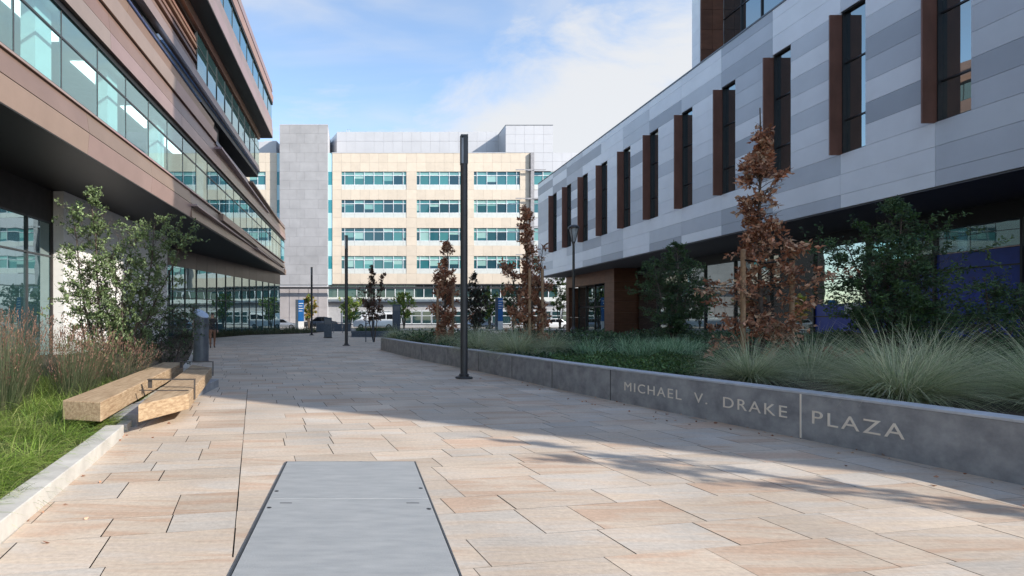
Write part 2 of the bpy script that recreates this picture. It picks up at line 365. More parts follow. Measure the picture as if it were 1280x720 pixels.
# ------------------------------------------------------------------ right planter wall
WP = [(6.75, -4), (6.62, -1), (6.42, 1.8), (6.18, 3.8), (5.98, 5.02), (5.53, 7.0), (4.63, 10.3), (4.25, 11.9), (3.45, 15.8), (2.25, 20.5), (1.75, 23), (1.11, 26.9)]
WC = catmull([Vector(p) for p in WP], 12)
WH = .575
wall = root('planter_wall', 'long curved concrete planter wall carrying the plaza name in raised letters', 'wall', (1.11, 26.9, 0))
ret = [Vector(p) for p in ((1.14, 26.92), (2.4, 28.6), (5.0, 30.2), (9.0, 31.2), (16, 31.6))]
b = MB(); wallstrip(b, WC, 0, .26, -.05, WH-.02); wallstrip(b, catmull(ret), 0.0, .24, -.05, WH-.021); b.build('wall', 'concrete_wall', wall)
b = MB(); wallstrip(b, WC, -.006, .27, WH-.018, WH+.012); wallstrip(b, catmull(ret), -.004, .25, WH-.019, WH+.010); b.build('coping', 'concrete_cap', wall, bevel=.006)
def arc(C):
    s = [0]
    for i in range(1, len(C)): s.append(s[-1]+(C[i]-C[i-1]).length)
    return s
RC = list(reversed(WC)); RS = arc(RC)    # from far end towards the viewer
def at_s(s):
    for i in range(1, len(RC)):
        if RS[i] >= s:
            t = (s-RS[i-1])/(RS[i]-RS[i-1]); p = RC[i-1].lerp(RC[i], t); d = (RC[i]-RC[i-1]).normalized(); return p, d
    return RC[-1], (RC[-1]-RC[-2]).normalized()
def s_of_px(px):
    best = None
    for k in range(int(RS[-1]*100)):
        p, d = at_s(k/100)
        if p.y > .5:
            e = abs(CX+F*p.x/p.y-px)
            if best is None or e < best[0]: best = (e, k/100)
    return best[1]
# wall joints
b = MB()
for px in (527, 560, 598, 640, 690, 763, 1001):
    s = s_of_px(px); p, d = at_s(s); nr = Vector((-d.y, d.x))     # towards plaza?
    if nr.x > 0: nr = -nr
    wdt = .006; q0 = p-d*wdt; q1 = p+d*wdt; o = .004
    if px == 1001: wdt = .005; q0 = p-d*wdt; q1 = p+d*wdt
    b.hexa([tuple((*(q+nr*k), z)) for z in (.0, WH-.019) for q, k in ((q0, -.003), (q1, -.003), (q1, o), (q0, o))], (1, 1, 1))
    if px == 1001: b2 = MB(); b2.hexa([tuple((*(q+nr*k), z)) for z in (.01, WH-.019) for q, k in ((q0-d*.004, -.003), (q1+d*.004, -.003), (q1+d*.004, o+.003), (q0-d*.004, o+.003))]); b2.build('joint_strip', 'letter', wall)
b.build('joints', 'black', wall)
DG = None
def text_mesh(txt, spacing=1.15):
    c = bpy.data.curves.new('txt', 'FONT'); c.body = txt; c.size = 1; c.extrude = .02; c.space_character = spacing; c.resolution_u = 6; c.offset = .0
    o = bpy.data.objects.new('txt', c); COL.objects.link(o)
    dg = bpy.context.evaluated_depsgraph_get(); me = bpy.data.meshes.new_from_object(o.evaluated_get(dg))
    bpy.data.objects.remove(o); return me
def put_text(txt, px0, px1, z0, cap, name):
    me = text_mesh(txt, 1.22); v = np.zeros(len(me.vertices)*3); me.vertices.foreach_get('co', v); v = v.reshape(-1, 3)
    x0, x1 = v[:, 0].min(), v[:, 0].max(); y0, y1 = v[:, 1].min(), v[:, 1].max()
    s0, s1 = s_of_px(px0), s_of_px(px1)
    off = Vector(wall.location)
    for i, (x, y, z) in enumerate(v):
        s = s0+(x-x0)/(x1-x0)*(s1-s0); p, d = at_s(s); nr = Vector((-d.y, d.x))
        if nr.x > 0: nr = -nr
        q = p+nr*(.004+z*.12); me.vertices[i].co = Vector((q.x, q.y, z0+(y-y0)/(y1-y0)*cap))-off
    me.materials.append(MATS['letter']); o = bpy.data.objects.new(name, me); COL.objects.link(o); o.parent = wall
put_text('MICHAEL  V.  DRAKE', 780.5, 984.5, .225, .152, 'lettering'); put_text('PLAZA', 1016, 1131.5, .215, .158, 'lettering')

# planting bed soil behind the wall
A = offset(WC, .2)
poly = [(p.x, p.y) for p in A]+[(2.5, 28.4), (5.0, 30.0), (9, 31.0), (16, 31.4), (24.6, 31.4), (24.6, -4)]
b = MB(); b.prism(poly, -.04, .46); tag(b.build('planting_bed', 'mulch'), 'mulched soil filling the raised planter', kind='structure')

# ------------------------------------------------------------------ utility cover
uc = root('utility_cover', 'grey two-leaf access cover set flush in the paving in the foreground', 'access cover', (-.07, 4.6, 0))
X0, X1, Y0, Y1, YM = -.734, .592, 2.2, 5.81, 4.605
b = MB()
for q in ((X0-.012, X0, Y0, Y1+.014), (X1, X1+.012, Y0, Y1+.014), (X0, X1, Y1, Y1+.014)): b.box(*q, -.02, .014)
b.box(X0, X1, Y0, Y1, -.02, .003)
b.build('rim', 'frame', uc)
b = MB(); b.box(X0+.006, X1-.006, YM+.005, Y1-.005, .0, .018); b.build('cover_panel', 'cover_panel', uc, bevel=.003)
b = MB(); b.box(X0+.006, X1-.006, Y0, YM-.005, .0, .018); b.build('cover_panel', 'cover_panel', uc, bevel=.003)
def gp(px, py, z=0): Z = (EYE-z)*F/(py-HY); return ((px-CX)*Z/F, Z)
for px, py in ((345.8, 616.5), (525.8, 612.8), (336.5, 637.3), (536, 639)):
    x, y = gp(px, py); b = MB(); b.lathe([(.019, .016), (.019, .0188)], x, y, 14); b.lathe([(.008, .0186), (.006, .0205)], x, y, 10); b.build('bolt', 'black', uc)
for px0, px1 in ((350, 365), (508, 524)):
    x, y = gp(px0, 631.5); x1, _ = gp(px1, 631.5); b = MB(); b.box(x, x1, y-.007, y+.007, .016, .0187); b.build('lifting_slot', 'black', uc)

# ------------------------------------------------------------------ bench
bn = root('timber_bench', 'bench of two thick timber beams with flat steel armrests beside the lawn', 'bench', (-3.3, 9.5, 0))
def beam(poly, z0, z1, name):
    b = MB(); n = len(poly); P = []; K = 14
    A, B_, C, D = [Vector(p) for p in poly]     # near left, near right, far right, far left
    for k in range(K+1):
        t = k/K; a = A.lerp(D, t); c = B_.lerp(C, t)
        j = lambda: rnd.uniform(-.003, .003)
        P += [(a.x+j(), a.y, z0+j()), (c.x+j(), c.y, z0+j()), (c.x+j(), c.y, z1+j()), (a.x+j(), a.y, z1+j())]
    fs = [(0, 1, 2, 3), (4*K+3, 4*K+2, 4*K+1, 4*K)]
    for i in range(K):
        for k in range(4): fs.append((i*4+(k+1) % 4, i*4+k, i*4+4+k, i*4+4+(k+1) % 4))
    b.add(P, fs); return b.build(name, 'wood', bn, bevel=.012)
beam([(-3.69, 7.0), (-3.14, 6.85), (-4.05, 13.0), (-4.55, 13.1)], .235, .475, 'beam')
beam([(-2.80, 7.15), (-2.47, 8.2), (-3.28, 12.6), (-3.93, 13.3)], .17, .40, 'beam')
b = MB()
for y in (8.6, 12.0):
    x = -3.0-(y-8)*.155; b.box(x-.75, x+.1, y-.2, y+.2, -.02, .165); 
b.box(-3.52, -3.05, 7.75, 12.3, -.02, .168)
b.build('plinth', 'concrete_wall', bn, bevel=.01)
def armrest(xl, xr, y, yb):
    b = MB(); t = .012
    b.box(xl-.03, xl+.03, y-t, y+t, .40, .53); b.box(xl-.03, xr+.03, y-t-.03, y+t+.03, .53, .545)
    b.box(xr+.018, xr+.03, y-.03, y+.03, .22, .5305); b.box(xl-.03, xr+.03, y-.36, y-.32, .402, .412)
    b.build('armrest', 'steel_brown', bn)
armrest(-3.28, -2.60, 8.85, 0); armrest(-3.92, -3.24, 12.45, 0)

# ------------------------------------------------------------------ bollard
bo = root('bollard', 'thick grey steel bollard with slanted top behind the timber bench', 'bollard', (-5.43, 19.4, 0))
b = MB(); n = 40; P = []; fs = []
for z in (0, 1):
    for k in range(n):
        a = 2*math.pi*k/n; x = .265*math.cos(a); y = .265*math.sin(a); P.append((x-5.43, y+19.4, 0 if z == 0 else 1.66-.13*x/.265-.2*y/.265*-1*.0-.08*math.sin(a)*-1))
for k in range(n): fs.append((k, (k+1) % n, n+(k+1) % n, n+k))
fs.append(tuple(range(n-1, -1, -1))); b.add(P, fs); b.build('post', 'grey_metal', bo, smooth=False)
b = MB(); P2 = [(x, y, z+.001) for x, y, z in P[n:]]; P3 = [(x, y, z+.03) for x, y, z in P[n:]]
b.add(P2+P3, [tuple(range(n-1, -1, -1)), tuple(range(n, 2*n))]+[(k, (k+1) % n, n+(k+1) % n, n+k) for k in range(n)]); b.build('top_plate', 'grey_top', bo)
b = MB(); b.lathe([(.285, 0), (.285, .02), (.267, .03)], -5.43, 19.4, 40); b.build('base_ring', 'dark_metal', bo)

# ------------------------------------------------------------------ plaza light columns
def light_column(x, y, label):
    r = root('light_column', label, 'lamp post', (x, y, 0), 'black light columns on the plaza')
    b = MB(); b.lathe([(.215, 0), (.215, .03), (.20, .045), (.12, .05), (.12, .11), (.105, .12)], x, y, 28); b.build('base_plate', 'dark_metal', r)
    b = MB(); hw = .088
    oct_ = [(x+hw*1.02*math.cos(R(a)), y+hw*1.02*math.sin(R(a))) for a in range(0, 360, 15)]
    b.prism(oct_, .115, 5.35); b.build('pole', 'dark_metal', r)
    b = MB(); b.box(x-.02, x+.088, y-.08, y+.08, 5.352, 6.02); b.box(x-.088, x+.088, y-.08, y+.08, 6.022, 6.08); b.box(x-.088, x-.075, y-.078, y+.078, 5.352, 6.02); b.build('head', 'dark_metal', r)
    b = MB(); b.box(x-.073, x-.022, y-.07, y+.07, 5.36, 6.0); b.build('lens', 'lens_grey', r)
    for k in range(4):
        a = R(45+90*k); b = MB(); b.lathe([(.016, .031), (.016, .06)], x+.165*math.cos(a), y+.165*math.sin(a), 8); b.build('bolt', 'dark_metal', r)
light_column(2.66, 14.0, 'tall black light column standing nearest, right in front of the planter wall')
light_column(-.62, 30.9, 'middle black light column, standing just left of the tree at the planter end')
light_column(-4.1, 50.0, 'farthest and smallest black light column, in front of the grey stone tower')

# ------------------------------------------------------------------ street lamp over planter
sx, sy = 11.57, 30.0
sl_ = root('street_lamp', 'black traditional street lamp with glass lantern before the white clad building', 'street lamp', (sx, sy, .46))
b = MB(); b.lathe([(.16, .46), (.16, .9), (.11, 1.0), (.075, 1.1), (.06, 5.5), (.085, 5.52), (.085, 5.6), (.05, 5.62)], sx, sy, 20); b.build('post', 'black_metal', sl_, smooth=False)
b = MB(); b.lathe([(.09, 5.62), (.13, 5.8), (.24, 6.3)], sx, sy, 8); b.build('lantern_glass', 'lamp_glass', sl_)
b = MB()
for k in range(4):
    a = R(45+90*k); b.tube([(sx+.1*math.cos(a), sy+.1*math.sin(a), 5.6), (sx+.15*math.cos(a), sy+.15*math.sin(a), 5.82), (sx+.265*math.cos(a), sy+.265*math.sin(a), 6.33)], .018, 6)
b.build('lantern_frame', 'black_metal', sl_)
b = MB(); b.lathe([(.29, 6.3), (.29, 6.36), (.27, 6.42), (.15, 6.5), (.03, 6.53)], sx, sy, 20); b.build('lantern_cap', 'black_metal', sl_)

# ================================================================== LEFT BUILDING
XL = -8.3
lb = root('office_building', 'long bronze metal and glass building with overhanging bands on the left', 'building', (-12, 30, 0))
def strip(b, Ya, Yb, a0, a1, b0, b1, xo=0., xi=.35, tilt=0., tint=(1, 1, 1), xob=None):
    """band on the left facade: heights above eye a0..a1 at Ya and b0..b1 at Yb, face at XL+xo, top edge tilted back"""
    xb = xo if xob is None else xob
    b.hexa([(XL-xi, Ya, EYE+a0), (XL+xo, Ya, EYE+a0), (XL+xb, Yb, EYE+b0), (XL-xi, Yb, EYE+b0),
            (XL-xi, Ya, EYE+a1), (XL+xo-tilt, Ya, EYE+a1), (XL+xb-tilt, Yb, EYE+b1), (XL-xi, Yb, EYE+b1)], tint)
def run(b, Y0, Y1, h0, h1, step, g0=None, g1=None, tint=(1, 1, 1), r=random.Random(5), **k):
    """same band cut into panels with open joints; heights may change linearly to g0,g1"""
    g0 = h0 if g0 is None else g0; g1 = h1 if g1 is None else g1
    n = max(1, round((Y1-Y0)/step)); d = (Y1-Y0)/n
    for i in range(n):
        t0, t1 = i/n, (i+1)/n; tt = tuple(c*(1+r.uniform(-.05, .05)) for c in tint)
        strip(b, Y0+i*d+.006, Y0+(i+1)*d-.006, h0+(g0-h0)*t0, h1+(g1-h1)*t0, h0+(g0-h0)*t1, h1+(g1-h1)*t1, tint=tt, **k)
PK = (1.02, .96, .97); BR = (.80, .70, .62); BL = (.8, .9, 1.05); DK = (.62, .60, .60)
E = 48.6
# first floor spandrel
b = MB(); run(b, -4, 28, 5.06, 5.72, 5.5, tint=PK, tilt=-.06, xo=-.06); run(b, 28.02, 63.4, 5.06, 5.62, 5.5, g0=5.12, g1=5.55, tint=BR, xo=.03, tilt=.05)
b.build('spandrel', 'bronze', lb)
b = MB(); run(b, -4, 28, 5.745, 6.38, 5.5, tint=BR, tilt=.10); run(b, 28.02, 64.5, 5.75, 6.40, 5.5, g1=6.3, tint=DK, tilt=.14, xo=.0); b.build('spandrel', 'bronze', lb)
b = MB(); run(b, -4, 64.5, 6.39, 6.47, 11, tint=(1.15, 1.05, 1.0), xo=-.03, tilt=.02); b.build('sill', 'bronze', lb)
# slanted fins on the spandrel
for (ya, yb, h) in ((28, 45, 5.62), (45, 60, 5.60)):
    b = MB(); strip(b, ya, yb, h, h+.10, h-.0, h+.03, xo=.28, xob=.06, tint=(1.1, 1.1, 1.25)); b.build('fin', 'bronze', lb)
b = MB(); strip(b, 34, 62, 5.95, 6.35, 5.72, 5.9, xo=.16, xob=.05, tint=BR); b.build('fin', 'bronze', lb)
b = MB(); strip(b, 63.4, 64.6, 5.0, 5.6, 5.0, 5.6, xo=.06, xi=3, tint=(1.25, 1.0, .8)); b.build('corner_panel', 'bronze', lb)
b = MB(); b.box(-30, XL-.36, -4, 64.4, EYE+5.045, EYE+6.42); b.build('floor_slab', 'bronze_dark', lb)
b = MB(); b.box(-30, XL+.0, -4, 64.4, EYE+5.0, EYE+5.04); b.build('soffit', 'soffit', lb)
# first floor glass band: window bays of 2.2 m with mullions and a transom
n = 31
for i in range(n):
    y0 = -4+i*2.207; y1 = y0+2.207
    f = MB(); f.box(XL-.16, XL-.095, y0, y0+.04, EYE+6.47, EYE+8.74); f.box(XL-.16, XL-.085, y0+.04, y1, EYE+7.95, EYE+8.01); f.box(XL-.16, XL-.085, y0+.04, y1, EYE+6.47, EYE+6.51)
    w_ = f.build('window', 'frame', lb)
    g = MB(); tt = (1, 1, 1); x = XL-.11
    for z0, z1 in ((6.51, 7.95), (8.01, 8.74)): g.box(x-.008, x, y0+.046, y1-.001, EYE+z0, EYE+z1, tt)
    g.build('pane', 'glass_room', w_)
b = MB(); b.box(XL-.9, XL-.18, 64.36, 64.4, EYE+6.4, EYE+8.74); b.build('pane', 'glass_mirror', lb)
# first floor room seen through the glass
b = MB(); b.box(-15.2, -15.0, -4, 64, EYE+6.43, EYE+8.9); 
for y in range(0, 64, 9): b.box(-15, -12.6, y, y+.15, EYE+6.43, EYE+8.9)
b.build('interior_wall', 'white_wall', lb)
b = MB(); b.box(-15.2, XL-.17, -4, 64.3, EYE+8.735, EYE+8.744); b.build('ceiling', 'white_wall', lb)
mt = bpy.data.materials.new('lit_lamp'); mt.use_nodes = True; mt.node_tree.nodes['Principled BSDF'].inputs['Emission Color'].default_value = (1, .98, .94, 1); mt.node_tree.nodes['Principled BSDF'].inputs['Emission Strength'].default_value = 1.4; MATS['lit_lamp'] = mt
for y in range(3, 28, 4):
    b = MB(); b.box(-9.75, -9.3, y, y+2.6, EYE+8.70, EYE+8.732); b.build('ceiling_lamp', 'lit_lamp', lb)
for y in (11.5, 15.2, 19.6, 24.5, 31, 38, 46, 54):
    b = MB(); b.box(-9.15, -8.75, y, y+.8, EYE+6.43, EYE+8.73); b.build('column', 'white_wall', lb)
# black reveal above the glass
b = MB(); b.box(-30, XL-.12, -4, 64.4, EYE+8.77, EYE+9.02); b.box(-30, XL-.05, -4, 64.5, EYE+8.745, EYE+8.765); b.build('reveal', 'black', lb)
# second level bands (to the far corner)
b = MB(); run(b, -4, 64.6, 9.03, 9.66, 7.3, g1=9.62, tint=PK, tilt=.03); b.build('spandrel', 'bronze', lb)
b = MB(); run(b, -4, 64.6, 9.675, 10.36, 7.3, g0=9.63, g1=10.25, tint=BR, xo=-.03, tilt=.08); b.build('spandrel', 'bronze', lb)
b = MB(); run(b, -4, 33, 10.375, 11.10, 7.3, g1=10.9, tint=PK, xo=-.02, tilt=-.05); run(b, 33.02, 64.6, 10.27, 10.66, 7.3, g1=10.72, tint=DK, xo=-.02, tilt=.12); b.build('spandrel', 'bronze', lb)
b = MB(); strip(b, 33, 52, 10.0, 10.12, 9.8, 9.9, xo=.30, xob=.08, tint=(1, 1, 1.3)); b.build('fin', 'bronze', lb)
b = MB(); strip(b, 43, 60, 10.42, 10.54, 10.2, 10.3, xo=.26, xob=.06, tint=BR); b.build('fin', 'bronze', lb)
b = MB(); b.box(-30, XL-.36, -4, 64.4, EYE+9.03, EYE+10.3); b.build('floor_slab', 'bronze_dark', lb)
# between the levels: tilted strips with the sky's reflection painted in as blue, near part only
b = MB(); run(b, -4, 33, 11.12, 11.42, 6.2, g0=10.92, g1=11.15, tint=BL, xo=-.02, tilt=.26); b.build('sky_sheen_strip', 'painted_sky_sheen', lb)
b = MB(); run(b, -4, 33, 11.43, 11.83, 6.2, g0=11.17, g1=11.5, tint=BR, xo=-.2, tilt=-.06); b.build('louvre_strip', 'bronze', lb)
b = MB(); run(b, -4, 30, 11.84, 12.22, 6.2, g0=11.6, g1=11.72, tint=BL, xo=-.04, tilt=.3); b.build('sky_sheen_strip', 'painted_sky_sheen', lb)
b = MB(); b.box(-30, XL-.4, -4, 35, EYE+10.3, EYE+12.3); b.build('core_wall', 'bronze_dark', lb)
# third level band
b = MB(); run(b, -4, E-.9, 12.24, 12.92, 6.2, g0=12.5, g1=12.95, tint=PK, xo=-.02, tilt=.06); b.build('spandrel', 'bronze', lb)
b = MB(); run(b, 24, E-.9, 11.95, 12.22, 6.2, g0=12.32, g1=12.48, tint=BL, xo=-.04, tilt=.2); b.build('sky_sheen_strip', 'painted_sky_sheen', lb)  # sky reflection painted in blue here as well
b = MB(); strip(b, 22, E-1.0, 11.55, 11.9, 12.0, 12.3, xo=-.15, xi=6, tint=(1, 1, 1)); b.build('reveal', 'black', lb)
b = MB()
for i in range(5): run(b, -4, 29.2, 12.98+i*.36, 13.22+i*.36, 8, tint=BR if i % 2 else (.95, .8, .72), xo=-.1+.05*(i % 2), tilt=.05)
b.build('louvre_strip', 'bronze', lb)
b = MB(); b.box(-30, XL-.36, -4, E-1.2, EYE+12.32, EYE+12.9); b.box(-30, XL-.4, -4, 29.1, EYE+12.9, EYE+15.5); b.box(-30, -17, 35, 62, EYE+10.3, EYE+15.5); b.box(-30, -12, 29.1, E-2, EYE+12.9, EYE+15.5); b.build('core_wall', 'bronze_dark', lb)
n = 9
for i in range(n):
    y0 = 29.2+i*2.055; y1 = y0+2.055
    f = MB(); f.box(XL-.2, XL-.06, y0, y0+.04, EYE+12.96, EYE+15.0); f.box(XL-.2, XL-.075, y0+.04, y1, EYE+14.3, EYE+14.34); w_ = f.build('window', 'frame', lb)
    g = MB(); x = XL-.1
    for z0, z1 in ((12.96, 14.3), (14.34, 15.0)): g.box(x-.01, x, y0+.041, y1-.001, EYE+z0, EYE+z1, (1, 1, 1))
    g.build('pane', 'glass_mirror', w_)
f = MB(); f.box(-14, XL-.11, E-.93, E-.9, EYE+12.96, EYE+15.0); f.build('pane', 'glass_mirror', lb)
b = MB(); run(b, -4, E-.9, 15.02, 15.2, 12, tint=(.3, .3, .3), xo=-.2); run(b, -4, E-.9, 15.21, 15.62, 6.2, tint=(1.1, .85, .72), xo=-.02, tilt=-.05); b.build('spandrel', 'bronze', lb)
# overhanging top storey
XO = .94
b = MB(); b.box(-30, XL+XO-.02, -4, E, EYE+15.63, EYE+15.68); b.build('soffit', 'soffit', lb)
b = MB(); run(b, -4, E, 15.69, 16.4, 6.9, tint=PK, xo=XO, tilt=-.0); run(b, -4, E, 16.41, 17.2, 6.9, tint=(.92, .84, .86), xo=XO-.03, tilt=.04); b.build('spandrel', 'bronze', lb)
n = 24
for i in range(n):
    y0 = -4+i*2.19; y1 = y0+2.19
    f = MB(); f.box(XL+XO-.2, XL+XO-.06, y0, y0+.04, EYE+17.22, EYE+18.5); w_ = f.build('window', 'frame', lb)
    g = MB(); x = XL+XO-.09; g.box(x-.01, x, y0+.041, y1-.001, EYE+17.22, EYE+18.5, (1, 1, 1)); g.build('pane', 'glass_mirror', w_)
b = MB(); b.box(-30, XL+XO-.12, E-.06, E-.04, EYE+17.22, EYE+18.5); b.build('pane', 'glass_mirror', lb)
b = MB(); b.box(-30, XL+XO-.24, -4, E-.07, EYE+15.7, EYE+20.0); b.build('core_wall', 'bronze_dark', lb)
b = MB(); b.box(-30, XL+XO+.0, -4, E, EYE+18.51, EYE+18.68); b.build('reveal', 'black', lb)
b = MB(); run(b, -4, E, 18.69, 19.2, 6.9, tint=(1.2, .95, .82), xo=XO+.02, tilt=-.04); run(b, -4, E, 19.215, 19.62, 6.9, tint=(.95, .9, .98), xo=XO, tilt=.06); run(b, -4, E, 19.635, 20.25, 6.9, tint=PK, xo=XO-.02, tilt=.04); b.build('parapet', 'bronze', lb)
# ground floor: near glass wall, white wall, angled far glass wall
XG = -12.0; r = random.Random(11)
b = MB(); b.box(XG-.05, XG+.03, -4, 21.9, EYE+3.76, EYE+5.0); b.build('fascia', 'bronze_dark', lb)
ys = [21.9-1.62*i for i in range(16)]
for i in range(15):
    y1, y0 = ys[i], ys[i+1]
    f = MB(); f.box(XG-.1, XG+.06, y0-.03, y0+.03, 0.05, EYE+3.76); f.box(XG-.1, XG+.04, y0+.03, y1-.03, EYE+2.39, EYE+2.45); f.box(XG-.1, XG+.04, y0+.03, y1-.03, EYE+3.7, EYE+3.76); w_ = f.build('window', 'frame', lb)
    g = MB(); c = (1, 1, 1)
    for z0, z1 in ((.05, EYE+2.39), (EYE+2.45, EYE+3.7)): g.box(XG-.03, XG-.01, y0+.031, y1-.031, z0, z1, c)
    g.build('pane', 'glass_mirror', w_)
    if i < 3: b = MB(); b.box(XG-.06, XG-.04, y0+.2, y1-.5, .8, EYE+3.1); b.build('blind', 'apron', w_)
b = MB(); b.box(-13.5, -11.55, 22.0, 34.0, 0, EYE+5.0); b.build('white_wall', 'white_wall', lb)
b = MB(); b.box(-12.1, -11.95, 21.9, 21.99, 0, EYE+5.0); b.build('wall_edge', 'bronze_dark', lb)
P0 = Vector((-13.9, 36.5)); P1 = Vector((-8.66, 62.5)); D = (P1-P0); LEN = D.length; D.normalize(); Nn = Vector((D.y, -D.x))
def lbox(b, s0, s1, o0, o1, z0, z1, tint=(1, 1, 1)):
    q = [P0+D*s0+Nn*o0, P0+D*s0+Nn*o1, P0+D*s1+Nn*o1, P0+D*s1+Nn*o0]
    b.hexa([(p.x, p.y, z0) for p in q]+[(p.x, p.y, z1) for p in q], tint)
n = 15; dl = LEN/n
b = MB()
for i in range(n): lbox(b, i*dl+.01, (i+1)*dl-.01, -.1, .02, EYE+3.77, EYE+5.0, jit((.32, .34, .34), .1))
b.build('fascia', 'bronze', lb)
for i in range(n):
    f = MB(); lbox(f, i*dl-.025, i*dl+.025, -.1, .05, .0, EYE+3.76); lbox(f, i*dl+.025, (i+1)*dl-.025, -.1, .03, EYE+1.5, EYE+1.55); lbox(f, i*dl+.025, (i+1)*dl-.025, -.1, .03, .0, .25)
    w_ = f.build('window', 'frame', lb); g = MB()
    for z0, z1 in ((.25, EYE+1.5), (EYE+1.55, EYE+3.76)): lbox(g, i*dl+.026, (i+1)*dl-.026, -.03, -.01, z0, z1)
    g.build('pane', 'glass_mirror', w_)
b = MB(); b.prism([(-13.9, 34.1), (-13.95, 36.5), (-8.75, 62.45), (-30, 62.45), (-30, 34.1)], 0, EYE+4.99); b.build('core_wall', 'bronze_dark', lb)
b = MB(); b.box(-30, -13.6, -4, 34, 0, EYE+4.99); b.build('core_wall', 'bronze_dark', lb)

# ================================================================== RIGHT BUILDING
XR = 20.
rb = root('clad_building', 'long building clad in white and grey panels with tall fin windows on the right', 'building', (26, 30, 0))
rows = [4.56, 5.11]+[5.11+.84*k for k in range(1, 12)]+[14.84]
bay = 3.8; wy = [18.26+bay*k for k in range(-6, 11)]
r = random.Random(21); b = MB()
shades = [(1.0, 1.0, 1.0), (1.02, 1.02, 1.01), (.98, .98, .98), (.66, .68, .71), (.50, .525, .56), (.74, .76, .78)]
segs = []
edges = [-4.8]+[y+1.13 for y in wy]+[62.0]
for ri in range(len(rows)-1):
    z0, z1 = rows[ri]+EYE, rows[ri+1]+EYE; winrow = 6.7 < rows[ri] < 12.6; last = None
    for k in range(len(edges)-1):
        a = edges[k]; e = edges[k+1]; 
        if e-a < .3: continue
        c = r.choice(shades)
        if last == c and r.random() < .5: c = r.choice(shades)
        last = c
        if winrow and k < len(wy) and wy[k] > a: e = wy[k]
        b.box(XR, XR+.06, a+.006, e-.006, z0+.006, z1-.006, jit(c, .015))
b.build('cladding', 'cladding', rb)
b = MB(); zz0, zz1 = EYE+6.79, EYE+12.67
b.box(XR+.061, XR+.6, -4.8, 62, EYE+4.57, zz0); b.box(XR+.061, XR+.6, -4.8, 62, zz1, EYE+14.83)
for k in range(len(wy)+1):
    a = -4.8 if k == 0 else wy[k-1]+1.13; e = wy[k] if k < len(wy) else 62
    if e > a: b.box(XR+.061, XR+.6, a, e, zz0, zz1)
b.build('backing_wall', 'bronze_dark', rb)
for y in wy:
    f = MB(); x = XR+.22
    for q in ((y, y+.035), (y+1.095, y+1.13)): f.box(x-.16, x+.05, q[0], q[1], zz0, zz1)
    for z in (zz0, zz1-.04): f.box(x-.16, x+.05, y+.035, y+1.095, z, z+.04)
    for z in (EYE+8.2, EYE+10.56): f.box(x-.05, x+.05, y+.035, y+1.095, z-.03, z+.03)
    w_ = f.build('window', 'black_metal', rb)
    g = MB()
    for z0, z1 in ((zz0+.04, EYE+8.17), (EYE+8.23, EYE+10.53), (EYE+10.59, zz1-.04)): g.box(x, x+.01, y+.036, y+1.094, z0, z1, (1, 1, 1))
    g.build('pane', 'glass_dark', w_)
    f = MB(); f.box(XR-.44, XR+.2, y+1.135, y+1.19, zz0-.02, zz1-.1); f.build('fin', 'fin_brown', rb)
b = MB(); b.box(XR-.03, XR+.7, -4.82, 62.02, EYE+14.845, EYE+14.93); b.build('roof_edge', 'grey_metal', rb)
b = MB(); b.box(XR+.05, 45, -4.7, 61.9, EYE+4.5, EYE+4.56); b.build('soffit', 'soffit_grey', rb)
b = MB(); b.box(XR+.61, 45, -4.7, 61.9, EYE+4.57, EYE+14.8); b.build('core_wall', 'light_panel', rb)
b = MB(); b.box(XR+.0, 45, 62.0, 62.06, EYE+4.56, EYE+14.84); b.build('end_wall', 'light_panel', rb)
b = MB(); b.box(20.0, 34, -4.8, 4.7, EYE+14.94, 20.2); b.build('unseen_roof_block', 'light_panel', rb)  # unseen block, placed and sized to cast the shadow across the plaza
# ground floor glazing
XQ = 25.
b = MB(); b.box(XQ-.06, XQ+.1, -4, 49.9, EYE+3.8, EYE+4.5); b.build('fascia', 'black', rb)
k = 0; y = 49.8
while y > -3:
    y0 = y-3.2
    f = MB(); f.box(XQ-.12, XQ+.04, y0-.04, y0+.04, .0, EYE+3.8); 
    for z in (EYE+2.06, EYE+.1, .5): f.box(XQ-.08, XQ+.02, y0+.04, y-.04, z-.03, z+.03)
    w_ = f.build('window', 'black_metal', rb)
    g = MB()
    for z0, z1 in ((.0, .47), (.53, EYE+.07), (EYE+.13, EYE+2.03), (EYE+2.09, EYE+3.8)): g.box(XQ-.01, XQ, y0+.041, y-.041, z0, z1)
    g.build('pane', 'glass_dark', w_)
    yc = (y+y0)/2
    if 16 < yc < 24: b = MB(); b.box(XQ-.03, XQ-.015, y0+.06, y-.06, .55, EYE+2.72); b.build('blue_film', 'blue_film', w_)
    elif 24 < yc < 31: b = MB(); b.box(XQ-.03, XQ-.015, y0+.06, y-.06, .55, EYE+(1.95 if yc < 27 else .75)); b.build('blue_film', 'blue_film', w_)
    if 28 < yc < 31: b = MB(); b.box(XQ-.05, XQ-.032, y0+.5, y0+1.3, 1.7, 2.3); b.build('notice', 'white_paint', w_)
    y = y0
b = MB(); b.box(XQ+.5, 45, -4, 61.5, 0, EYE+4.49); b.build('core_wall', 'bronze_dark', rb)
